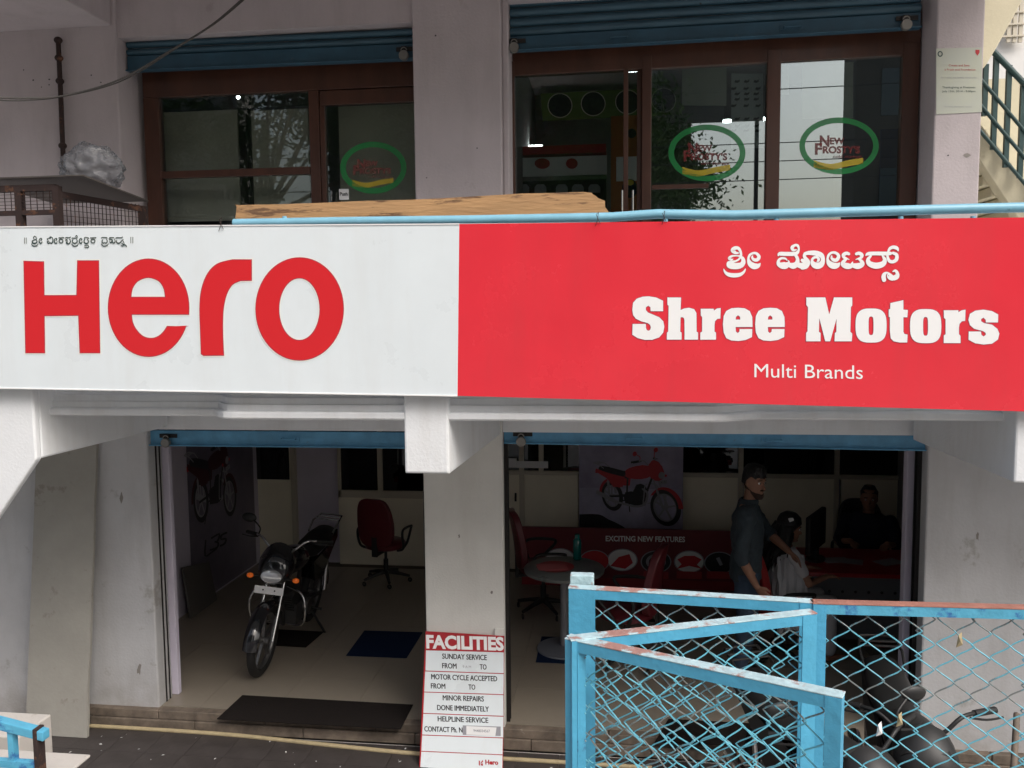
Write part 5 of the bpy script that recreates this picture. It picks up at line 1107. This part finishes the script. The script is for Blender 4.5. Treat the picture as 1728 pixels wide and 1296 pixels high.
def head(mb, c, yaw, tilt=0, s=1.0):
    """head facing local +x, turned by yaw"""
    h = MB(); rg = []
    for z, rx, ry, ox in ((-.125, .03, .028, .045), (-.115, .048, .042, .035), (-.09, .068, .056, .02), (-.06, .08, .064, .008), (-.02, .088, .07, 0), (.02, .094, .075, -.004), (.06, .092, .074, -.008), (.09, .078, .064, -.012), (.112, .05, .042, -.014), (.122, .02, .018, -.014)):
        rg.append((Vector((ox, 0, z)), rx, ry))
    h.loft(rg, 20)
    h.tube([(.082, 0, .005), (.095, 0, -.02), (.108, 0, -.038)], [.008, .011, .014], 8, round_=True)   # nose
    h.ball((.086, 0, -.068), (.012, .024, .007)); h.ball((.083, 0, -.082), (.012, .02, .007)); h.ball((.078, 0, -.11), (.02, .022, .015))
    h.ball((.083, 0, .022), (.012, .045, .008))
    for s_ in (-1, 1): h.ball((-.005, .075*s_, -.015), (.018, .009, .03))
    h.xf(Matrix.Translation(c) @ Matrix.Rotation(yaw, 4, 'Z') @ Matrix.Rotation(tilt, 4, 'Y') @ Matrix.Scale(s, 4)); mb.add(h.v, h.f)
def hpt(c, yaw, tilt, p, s=1.0): return (Matrix.Translation(c) @ Matrix.Rotation(yaw, 4, 'Z') @ Matrix.Rotation(tilt, 4, 'Y') @ Matrix.Scale(s, 4)) @ Vector(p)
def rem(o, v=.008):
    r = o.modifiers.new('skin', 'REMESH'); r.mode = 'VOXEL'; r.voxel_size = v; r.use_smooth_shade = True
    s = o.modifiers.new('soft', 'SMOOTH'); s.iterations = 3; s.factor = .5
def eyes(t, c, yaw, tilt, s=1.0):
    for sd_ in (-1, 1):
        e = MB().ball(hpt(c, yaw, tilt, (.076, .03*sd_, .003), s), .0105).build('eye', PAPER, t, smooth=True)
        MB().ball(hpt(c, yaw, tilt, (.088, .03*sd_, .003), s), .0055).build('iris', PDRK, e, smooth=True)
        MB().tube([hpt(c, yaw, tilt, (.09, .015*sd_, .026), s), hpt(c, yaw, tilt, (.089, .035*sd_, .028), s), hpt(c, yaw, tilt, (.076, .05*sd_, .023), s)], .003, 6).build('eyebrow', HAIR, t)
def person(label, loc, rz, pose): 
    t = thing('person', label, 'person', loc, rz); pose(t); return t
# --- standing man: local +x is the way he faces
def cloth_folds(o, amt=.012, sc=9):
    tx = bpy.data.textures.new('folds', 'CLOUDS'); tx.noise_scale = 1/sc; tx.noise_depth = 2
    d = o.modifiers.new('folds', 'DISPLACE'); d.texture = tx; d.strength = amt; d.mid_level = .5
def man(t):
    V = Vector
    sh = {1: V((.0, .19, 1.40)), -1: V((-.01, -.19, 1.40))}
    el = {1: V((.17, .26, 1.17)), -1: V((-.05, -.27, 1.10))}
    wr = {1: V((.33, .12, 1.06)), -1: V((.07, -.25, .87))}
    hp_ = {1: V((0, .09, .92)), -1: V((0, -.09, .92))}
    kn = {1: V((.03, .11, .50)), -1: V((-.0, -.11, .50))}
    an = {1: V((-.03, .12, .09)), -1: V((-.06, -.12, .09))}
    hc = V((.05, 0, 1.655)); yaw, tilt = -.75, .12
    b = MB()
    b.loft([(V((-.01, 0, .90)), .10, .16), (V((0, 0, 1.05)), .10, .145), (V((0, 0, 1.2)), .11, .155), (V((0, 0, 1.36)), .105, .18), (V((0, 0, 1.44)), .07, .12), (V((.01, 0, 1.48)), .055, .06)], 18)
    b.tube([V((0, 0, 1.42)), V((.02, 0, 1.50)), V((.035, 0, 1.58))], [.06, .055, .055], 14)
    head(b, hc, yaw, tilt)
    for s in (-1, 1):
        b.tube([sh[s], sh[s].lerp(el[s], .5), el[s], el[s].lerp(wr[s], .35), wr[s]], [.052, .047, .038, .038, .026], 12, round_=True)
        b.tube([hp_[s], hp_[s].lerp(kn[s], .5), kn[s], kn[s].lerp(an[s], .35), an[s]], [.09, .08, .055, .055, .038], 12, round_=True)
        b.tube([an[s]+V((-.04, 0, -.05)), an[s]+V((.05, 0, -.055)), an[s]+V((.17, 0, -.065))], [.035, .04, .028], 10, round_=True)
    hand(b, wr[-1], (wr[-1]-el[-1])+V((.08, 0, 0)), (.5, .6, 0), .35); hand(b, wr[1], V((.14, -.08, -.10)), (-.2, -.4, -.6), .3)
    rem(b.build('body', SKIN, t), .007)
    s_ = MB()
    s_.loft([(V((-.01, 0, .86)), .128, .185), (V((-.01, 0, .95)), .125, .18), (V((0, 0, 1.08)), .122, .168), (V((0, 0, 1.22)), .13, .178), (V((0, 0, 1.36)), .122, .20), (V((0, 0, 1.43)), .085, .14), (V((.01, 0, 1.475)), .066, .075)], 20)
    for s in (-1, 1): s_.ball(sh[s]+V((0, 0, .0)), .085); s_.tube([sh[s].lerp(V((0, 0, 1.40)), .4), sh[s], sh[s].lerp(el[s], .5), el[s], el[s].lerp(wr[s], .22)], [.09, .076, .064, .056, .056], 14)
    sh_o = s_.build('shirt', SHIRT, t); rem(sh_o, .01); cloth_folds(sh_o, .03, 12)
    MB().torus((.012, 0, 1.485), .062, .014, 'z', 20, 8, flat=1.8).build('shirt_collar', SHIRT, t, smooth=True)
    j = MB().loft([(V((-.01, 0, .84)), .115, .17), (V((0, 0, .98)), .115, .165)], 16)
    for s in (-1, 1): j.tube([hp_[s], hp_[s].lerp(kn[s], .5), kn[s], kn[s].lerp(an[s], .5), an[s]+V((0, 0, .0))], [.105, .095, .072, .068, .062], 14, round_=False)
    jo = j.build('jeans', JEAN, t); rem(jo, .012); cloth_folds(jo, .025, 10)
    for s in (-1, 1): MB().loft([(an[s]+V((.05, 0, -.09)), .14, .05), (an[s]+V((.05, 0, -.06)), .14, .05), (an[s]+V((.02, 0, -.02)), .09, .045)], 14).build('shoe', PLA, t, smooth=True)
    h = MB(); pts_h = []
    for z, rx, ry, ox in ((-.03, .05, .072, -.055), (.0, .07, .08, -.035), (.03, .082, .080, -.026), (.062, .096, .079, -.010), (.095, .094, .076, -.006), (.125, .07, .055, -.008), (.14, .03, .025, -.01)):
        pts_h.append((V((ox, 0, z)), rx, ry))
    h.loft(pts_h, 22); rr = random.Random(4)
    for k in range(90):
        a = rr.uniform(-1.7, 1.7); z = rr.uniform(.045, .13); q_ = 1-max(0, z-.08)*5; c_ = V((.088*q_*math.cos(a), .074*q_*math.sin(a), z)); h.tube([c_*.85, c_, c_+V((.012, .014*rr.uniform(-1, 1), rr.uniform(-.026, .02)))], [.011, .008, .002], 5)
    h.xf(Matrix.Translation(hc) @ Matrix.Rotation(yaw, 4, 'Z') @ Matrix.Rotation(tilt, 4, 'Y')); rem(h.build('hair', HAIR, t), .006)
    bd = MB().loft([(V((.06, 0, -.135)), .028, .03), (V((.052, 0, -.115)), .045, .045), (V((.024, 0, -.09)), .067, .059), (V((.0, 0, -.066)), .0745, .0645), (V((-.02, 0, -.04)), .06, .068)], 20)
    bd.ball((.094, 0, -.056), (.012, .028, .006))
    bd.xf(Matrix.Translation(hc) @ Matrix.Rotation(yaw, 4, 'Z') @ Matrix.Rotation(tilt, 4, 'Y')); bd.build('beard', BEARD, t, smooth=True)
    eyes(t, hc, yaw, tilt)
mp_ = P(1261, 900, 6.78)
person('bearded man in dark shirt and jeans standing beside the seated woman', (mp_.x, mp_.y, 0), math.radians(-8), man)
wmt = P(1322, 900, 7.18)
def woman(t):
    V = Vector; hc = V((.06, 0, 1.17)); yaw, tilt = -.25, .18
    sh = {1: V((.0, .16, .98)), -1: V((.0, -.16, .98))}; el = {1: V((.12, .22, .74)), -1: V((.12, -.22, .74))}; wr = {1: V((.34, .14, .76)), -1: V((.34, -.12, .76))}
    hip = {1: V((-.03, .09, .52)), -1: V((-.03, -.09, .52))}; kn = {1: V((.38, .1, .52)), -1: V((.38, -.1, .52))}; an = {1: V((.38, .1, .08)), -1: V((.38, -.1, .08))}
    b = MB().loft([(V((-.04, 0, .46)), .13, .17), (V((-.03, 0, .6)), .10, .14), (V((0, 0, .8)), .095, .14), (V((.01, 0, .95)), .09, .155), (V((.02, 0, 1.02)), .06, .1)], 18)
    b.tube([V((.02, 0, 1.0)), V((.04, 0, 1.1))], .045, 12); head(b, hc, yaw, tilt, .92)
    for s in (-1, 1):
        b.tube([sh[s], el[s], wr[s]], [.045, .035, .024], 12, round_=True); b.tube([hip[s], kn[s], an[s]], [.085, .058, .038], 12, round_=True)
        b.tube([an[s]+V((-.03, 0, -.04)), an[s]+V((.15, 0, -.055))], [.035, .026], 10, round_=True); hand(b, wr[s], (1, -.1*s, -.1), (0, 0, -1), .25, .9)
    rem(b.build('body', SKIN, t), .008)
    k = MB().loft([(V((-.04, 0, .44)), .16, .2), (V((-.03, 0, .6)), .12, .165), (V((0, 0, .8)), .115, .155), (V((.01, 0, .95)), .11, .175), (V((.02, 0, 1.02)), .07, .11)], 18)
    for s in (-1, 1): k.tube([sh[s], sh[s].lerp(el[s], .6)], [.06, .052], 12, round_=True); k.tube([hip[s], kn[s], an[s]+V((0, 0, .04))], [.11, .085, .07], 12, round_=True)
    rem(k.build('kurta', CLW, t), .011)
    w = MB(); nx, nz = 14, 26; vs = []; fs = []
    for j in range(nz+1):
        f = j/nz
        for i in range(nx+1):
            u = -1+2*i/nx; wd = .15-.03*math.sin(f*3); z = .97-.59*f; y = -.05+u*wd-.05*f; dd_ = -.115-.05*f-.02*math.cos(u*2.5)+.012*math.sin(u*14+f*4)
            vs.append(V((dd_+.0, y-.02, z)) if True else None)
    for j in range(nz):
        for i in range(nx): q = j*(nx+1)+i; fs.append((q, q+1, q+nx+2, q+nx+1))
    w.add(vs, fs)
    # panel over the near shoulder and side
    n0 = len(w.v); vs = []; fs = []
    for j in range(nz+1):
        f = j/nz
        for i in range(nx+1):
            u = -1+2*i/nx; z = 1.0-.66*f-.03*u*u; vs.append(V((-.02+u*.13, -.17-.05*math.sin(f*2.6)-.012*math.sin(u*11+f*3), z)))
    for j in range(nz):
        for i in range(nx): q = j*(nx+1)+i; fs.append((q, q+1, q+nx+2, q+nx+1))
    w.add(vs, fs)
    o = w.build('shawl', CLW, t, smooth=True); cloth_folds(o, .04, 9); so_ = o.modifiers.new('thick', 'SOLIDIFY'); so_.thickness = .006
    h = MB().loft([(V((-.16, 0, -.40)), .03, .06), (V((-.17, 0, -.30)), .07, .11), (V((-.12, 0, -.16)), .085, .12), (V((-.06, 0, -.06)), .08, .095), (V((-.03, 0, .0)), .085, .09), (V((-.015, 0, .05)), .105, .09), (V((-.015, 0, .1)), .09, .075), (V((-.015, 0, .135)), .045, .04)], 20)
    rr = random.Random(8)
    for k in range(46):
        a = rr.uniform(1.2, 5.1); c_ = V((-.03+.09*math.cos(a), .095*math.sin(a), rr.uniform(-.05, .03))); e_ = V((-.16+rr.uniform(-.04, .05), .11*math.sin(a)*rr.uniform(.5, 1.2), -rr.uniform(.28, .46)))
        h.tube([c_, c_.lerp(e_, .5)+V((-.03, 0, 0)), e_], [.016, .014, .004], 6)
    for k in range(34):
        u = rr.random(); c_ = V((-.09+.10*u, -.085, rr.uniform(-.06, .02))); e_ = V((-.20+.16*u+rr.uniform(-.02, .02), -.19-rr.uniform(0, .03), -rr.uniform(.2, .36)))
        h.tube([c_, V((c_.x-.03, -.15, -.12)), e_], [.016, .015, .004], 6)
    h.xf(Matrix.Translation(hc) @ Matrix.Rotation(yaw, 4, 'Z') @ Matrix.Rotation(tilt, 4, 'Y')); rem(h.build('hair', HAIR, t), .006)
    MB().obox(hpt(hc, yaw, tilt, (-.03, -.082, .085)), (.02, 0, .006), (0, .012, .01), (0, 0, .004)).build('hair_clip', PAPER, t, bevel=.002)
    eyes(t, hc, yaw, tilt, .92)
person('woman with long black hair and white shawl seated at the red desk', (wmt.x, wmt.y, 0), math.radians(18), woman)
mk_chair('black-armed red swivel chair under the seated woman', (wmt.x-.03, wmt.y, 0), math.radians(18-90), CLR)
cl = P(1465, 900, 8.5)
def clerk(t):
    V = Vector; hc = V((.02, 0, 1.16)); b = MB().loft([(V((0, 0, .46)), .12, .17), (V((0, 0, .7)), .12, .17), (V((.0, 0, .92)), .12, .2), (V((0, 0, 1.0)), .07, .11)], 16)
    b.tube([V((0, 0, .97)), V((.01, 0, 1.08))], .055, 12); head(b, hc, 0, .1)
    for s in (-1, 1):
        b.tube([V((0, .2*s, .94)), V((.1, .27*s, .72)), V((.3, .16*s, .78))], [.055, .045, .028], 12, round_=True); hand(b, V((.3, .16*s, .78)), (1, -.3*s, 0), (0, 0, -1), .3)
        b.tube([V((0, .1*s, .5)), V((.4, .11*s, .5)), V((.4, .11*s, .08))], [.09, .06, .04], 12, round_=True)
    rem(b.build('body', SKIN, t), .009)
    k = MB().loft([(V((0, 0, .44)), .15, .2), (V((0, 0, .7)), .145, .2), (V((0, 0, .92)), .14, .225), (V((0, 0, 1.01)), .08, .12)], 16)
    for s in (-1, 1): k.tube([V((0, .2*s, .93)), V((.1, .27*s, .73)), V((.16, .24*s, .74))], [.07, .06, .056], 12, round_=True); k.tube([V((0, .1*s, .5)), V((.4, .11*s, .5)), V((.4, .11*s, .1))], [.1, .075, .06], 12)
    rem(k.build('clothes', CLB, t), .012)
    MB().loft([(hc+V((-.03, 0, .0)), .08, .082), (hc+V((-.015, 0, .06)), .1, .084), (hc+V((-.015, 0, .12)), .06, .05)], 18).build('hair', HAIR, t, smooth=True); eyes(t, hc, 0, .1)
person('dim figure in dark clothes sitting behind the red desk', (cl.x, cl.y, 0), math.radians(-105), clerk)
mk_chair('black chair under the dim figure behind the red desk', (cl.x, cl.y+.03, 0), PI, PLA)

# =================================================================== FENCE PANELS
ZF = 2.32
def fence_panel(label, A, B, m_front, m_top, right_post=True, left_w=.03, right_w=.03, pitch=.08, seed=1, rail_h=.026, dz=0):
    """A, B: top left and right corners; both at height ZF"""
    A = Vector((A.x, A.y, 0)); B = Vector((B.x, B.y, 0)); L = (B-A).length; ang = math.atan2((B-A).y, (B-A).x)
    t = thing('mesh_gate_panel', label, 'fence panel', (A.x, A.y, 1.42-dz), ang, 'blue chain-link fence panels'); H = ZF-1.42; r = random.Random(seed)
    MB().box((0, -.003, H-rail_h), (L, .0, H-.003)).build('top_rail_face', m_front, t)
    MB().box((-.002, -.004, H-.0028), (L+.002, .027, H)).build('top_rail_top', m_top, t, bevel=.001)
    MB().box((0, .0, .03), (L, .003, .056)).build('bottom_rail', m_front, t)
    MB().box((0, -.0045, 0), (left_w, -.0015, H-.0035)).box((0, -.0015, 0), (.003, .028, H-.0035)).build('post', FENCE, t)
    MB().box((L-right_w, -.0045, 0), (L, -.0015, H-.0035)).box((L-.003, -.0015, 0), (L, .028, H-.0035)).build('post', FENCE, t)
    # chain-link: zigzag wires hooking into each other
    hw = pitch/2; ph = .061; n = int(L/hw); rw_ = .0018
    for k in range(2):
        pts = []; z = .04; j = 0
        while z < H-.01:
            s = 1 if (j+k) % 2 else 0
            for q in range(5):
                f = q/5; x0_ = (0 if (j+k) % 2 == 0 else hw); x1_ = hw-x0_
                e = f*f*(3-2*f)*.35+f*.65
                pts.append((x0_+(x1_-x0_)*e, .013+.004*math.sin(PI*(f-.5))*(1 if (j+k) % 2 else -1), z+ph/2*f))
            z += ph/2; j += 1
        proto = MB().tube(pts, rw_, 5, cap=False).build('mesh_wire', WIRE, t, smooth=True)
        for i in range(k, n, 2):
            o = proto if i == k else proto.copy()
            if i != k: COL.objects.link(o); o.parent = t
            o.location = (i*hw+.004+r.uniform(-.0015, .0015), 0, r.uniform(-.003, .003)); o.rotation_euler = (0, r.uniform(-.009, .009), 0)
    return t
def top(px, py): return P(px, py, Z=ZF)
YA = top(1364, 1014).y
fence_panel('worn blue mesh panel joining the wide left post, farthest of the three at the left', top(960, 991), top(1372, 1016), FENCE, FTOP, left_w=.066, seed=1)
fence_panel('long blue mesh panel with rusty red top bar at the right', top(1372, 1017), Vector((top(1372, 1017).x+.95, top(1372, 1017).y+.02+.0, 0)), FCHIP, FRUST, seed=2)
fence_panel('middle blue mesh panel swinging back to a tall right post', top(964, 1078), top(1377, 1032), FENCE, FTOP, seed=3, right_w=.036, dz=.002)
fence_panel('nearest blue mesh panel swinging forward, with a rust-streaked top bar', top(955, 1073), top(1421, 1172), FENCE, FTOP, seed=4, left_w=.03, right_w=.028, dz=.004)
p = top(962, 985); tag(MB().box((p.x, p.y-.0, ZF-.04), (p.x+.06, p.y+.03, ZF+.022)).build('post_cap', FTOP, bevel=.003), 'worn cap coloured as if lit, standing on the wide left fence post', 'post cap')
for x, y, lab in ((1617, 1078, 'scrap of dry leaf caught high on the rusty-topped mesh'), (1516, 1212, 'dry leaf scrap caught low on the rusty-topped mesh'), (1482, 1228, 'white plastic scrap caught on the mesh near the nearest post')):
    p = P(x, y, YA+.0); tag(MB().add([p+Vector((-.006, -.004, -.02)), p+Vector((.008, -.006, -.012)), p+Vector((.006, -.003, .018)), p+Vector((-.003, -.008, .012)), p+Vector((.0, -.012, 0))], [(0, 1, 4), (1, 2, 4), (2, 3, 4), (3, 0, 4)]).build('leaf_scrap', HOSE if x != 1482 else PAPER), lab, 'scrap')

# =================================================================== BIKES BELOW THE FENCE
p = P(1470, 1250, 4.1); make_bike('dark motorcycle with silver mirrors parked below the fence', (p.x-.25, 4.15+.85, -.155), math.radians(-75), .05, 'motorcycles parked below the fence', mirrors=(-1, 1), bar=PLA, tank=PLA)
p = P(1600, 1290, 4.3); make_bike('dark motorcycle at the right below the fence, in front of the grey pier', (p.x+.05, 4.3+.95, -.15), math.radians(-98), .05, 'motorcycles parked below the fence', mirrors=(), bar=PLA, tank=PLA)
a, b = P(1716, 1205, 4.6), P(1708, 1340, 4.2); tag(MB().tube([a, b], .016, 8).build('wooden_pole', STONE, smooth=True), 'pale wooden pole leaning at the lower right edge', 'pole')

# =================================================================== ACROSS THE STREET (seen mirrored in the glass, and lighting the place)
def tree(x, y, h, rad, seed, label, n=5200, z0=1.4, lf=1, sp_=.55):
    r = random.Random(seed); t = thing('broadleaf_tree', label, 'tree', (x, y, z0), 0, 'trees across the street')
    MB().tube([(0, 0, 0), (.1, .1, h*.25), (.0, -.1, h*.5), (.2, 0, h*.7)], [.35, .28, .2, .1], 10).build('trunk', BARK, t, smooth=True)
    cl_ = []
    for k in range(26):
        a = r.uniform(0, 2*PI); q = rad*math.sqrt(r.random()); zz = h*.68+r.uniform(-.32, .32)*h*(1-.5*q/rad)
        cl_.append((Vector((q*math.cos(a), q*math.sin(a), zz)), r.uniform(.8, 1.7)))
    br_ = MB()
    for c, s in cl_[:12]: br_.tube([(0, 0, h*.42), c*.5+Vector((0, 0, h*.24)), c], [.1, .06, .02], 6)
    br_.build('limb', BARK, t, smooth=True)
    vs = []; fs = []
    for k in range(n):
        c, s = cl_[r.randrange(len(cl_))]; d = Vector((r.gauss(0, 1), r.gauss(0, 1), r.gauss(0, .7))); p = c+d*s*sp_
        a = Vector((r.uniform(-1, 1), r.uniform(-1, 1), r.uniform(-1, 1))).normalized(); b_ = a.orthogonal().normalized(); l = r.uniform(.06, .13)*lf; i = len(vs)
        vs += [p-a*l, p+b_*l*.45, p+a*l, p-b_*l*.45]; fs.append((i, i+1, i+2, i+3))
    MB().add(vs, fs).build('crown', LEAF, t, kind='stuff')
tree(-11, -13, 11, 4.6, 1, 'broad leafy tree across the street, left one', 16000); tree(-3.4, -12, 11.5, 4.8, 2, 'broad leafy tree across the street, middle one', 16000); tree(.2, -9.5, 7.6, 1.7, 3, 'slim leafy tree across the street beside the middle one', 34000, lf=.7, sp_=.3)
BGD = mat('dark_facade', (.07, .065, .06), .9, var=.3, vscale=1)
BGL = mat('grey_facade', (.22, .21, .2), .9, var=.3, vscale=1)
for bi, (bx_a, bx_b, bz, lab) in enumerate(((-34, -13.6, 17, 'tall dark building added to block mirrored sky, left end'), (-10.2, 2.5, 17, 'tall dark building added behind the middle tree to block mirrored sky'), (7.8, 18, 15, 'dark concrete building across the street, right end'))):  # left and middle ones added so less sky mirrors in the glass
    ob = thing('opposite_building', lab, 'building', ((bx_a+bx_b)/2, -17, 1.4), world=True, group='dark buildings across the street')
    MB().box((bx_a, -18.5, 1.4), (bx_b, -17, bz)).build('wall', BGD if bi == 2 else BGL, ob)
    for i in range(int((bx_b-bx_a-1)/2.3)):
        for j in range(4): MB().box((bx_a+.8+i*2.3, -17.0, 3+j*3.2), (bx_a+2.1+i*2.3, -16.96, 4.5+j*3.2)).build('window', GLD, ob)
hd = thing('sky_blocker', 'added dark hoarding on two posts across the street', 'blocker', (3.4, -16.5, 1.4), world=True)  # made up: unseen board that keeps sky out of the middle pane
MB().box((1.5, -16.6, 9.3), (5.0, -16.4, 15)).build('blocker_panel', BGD, hd)
for x in (2.0, 4.6): MB().box((x-.06, -16.75, 1.4), (x+.06, -16.6, 15)).build('post', DARKM, hd)
ow = thing('low_white_building', 'low white building across the street with a blue sheet roof', 'building', (4.8, -25, 1.4), world=True)
MB().box((2.6, -30, 1.4), (7.1, -25, 5.6)).build('wall', PALEW, ow); MB().box((2.55, -30, 5.6), (7.15, -24.7, 5.75)).build('roof', PIPE, ow)
for i in range(3): MB().box((3+i*1.4, -25.0, 2.4), (3.8+i*1.4, -24.96, 4.2)).build('window', GLD, ow)
for i, (z, sg) in enumerate(((7.2, .3), (6.8, .35), (6.4, .4), (5.6, .3), (8.4, .5))):
    pts = [Vector((-25+50*k/24, -8+.2*i, z-sg*math.sin(PI*k/24))) for k in range(25)]
    tag(MB().tube(pts, .012, 5).build('overhead_wire', BLACKP), 'black overhead wire across the street, '+('second highest', 'middle', 'second lowest', 'lowest', 'highest')[i]+' of five', 'wire', 'overhead wires across the street')
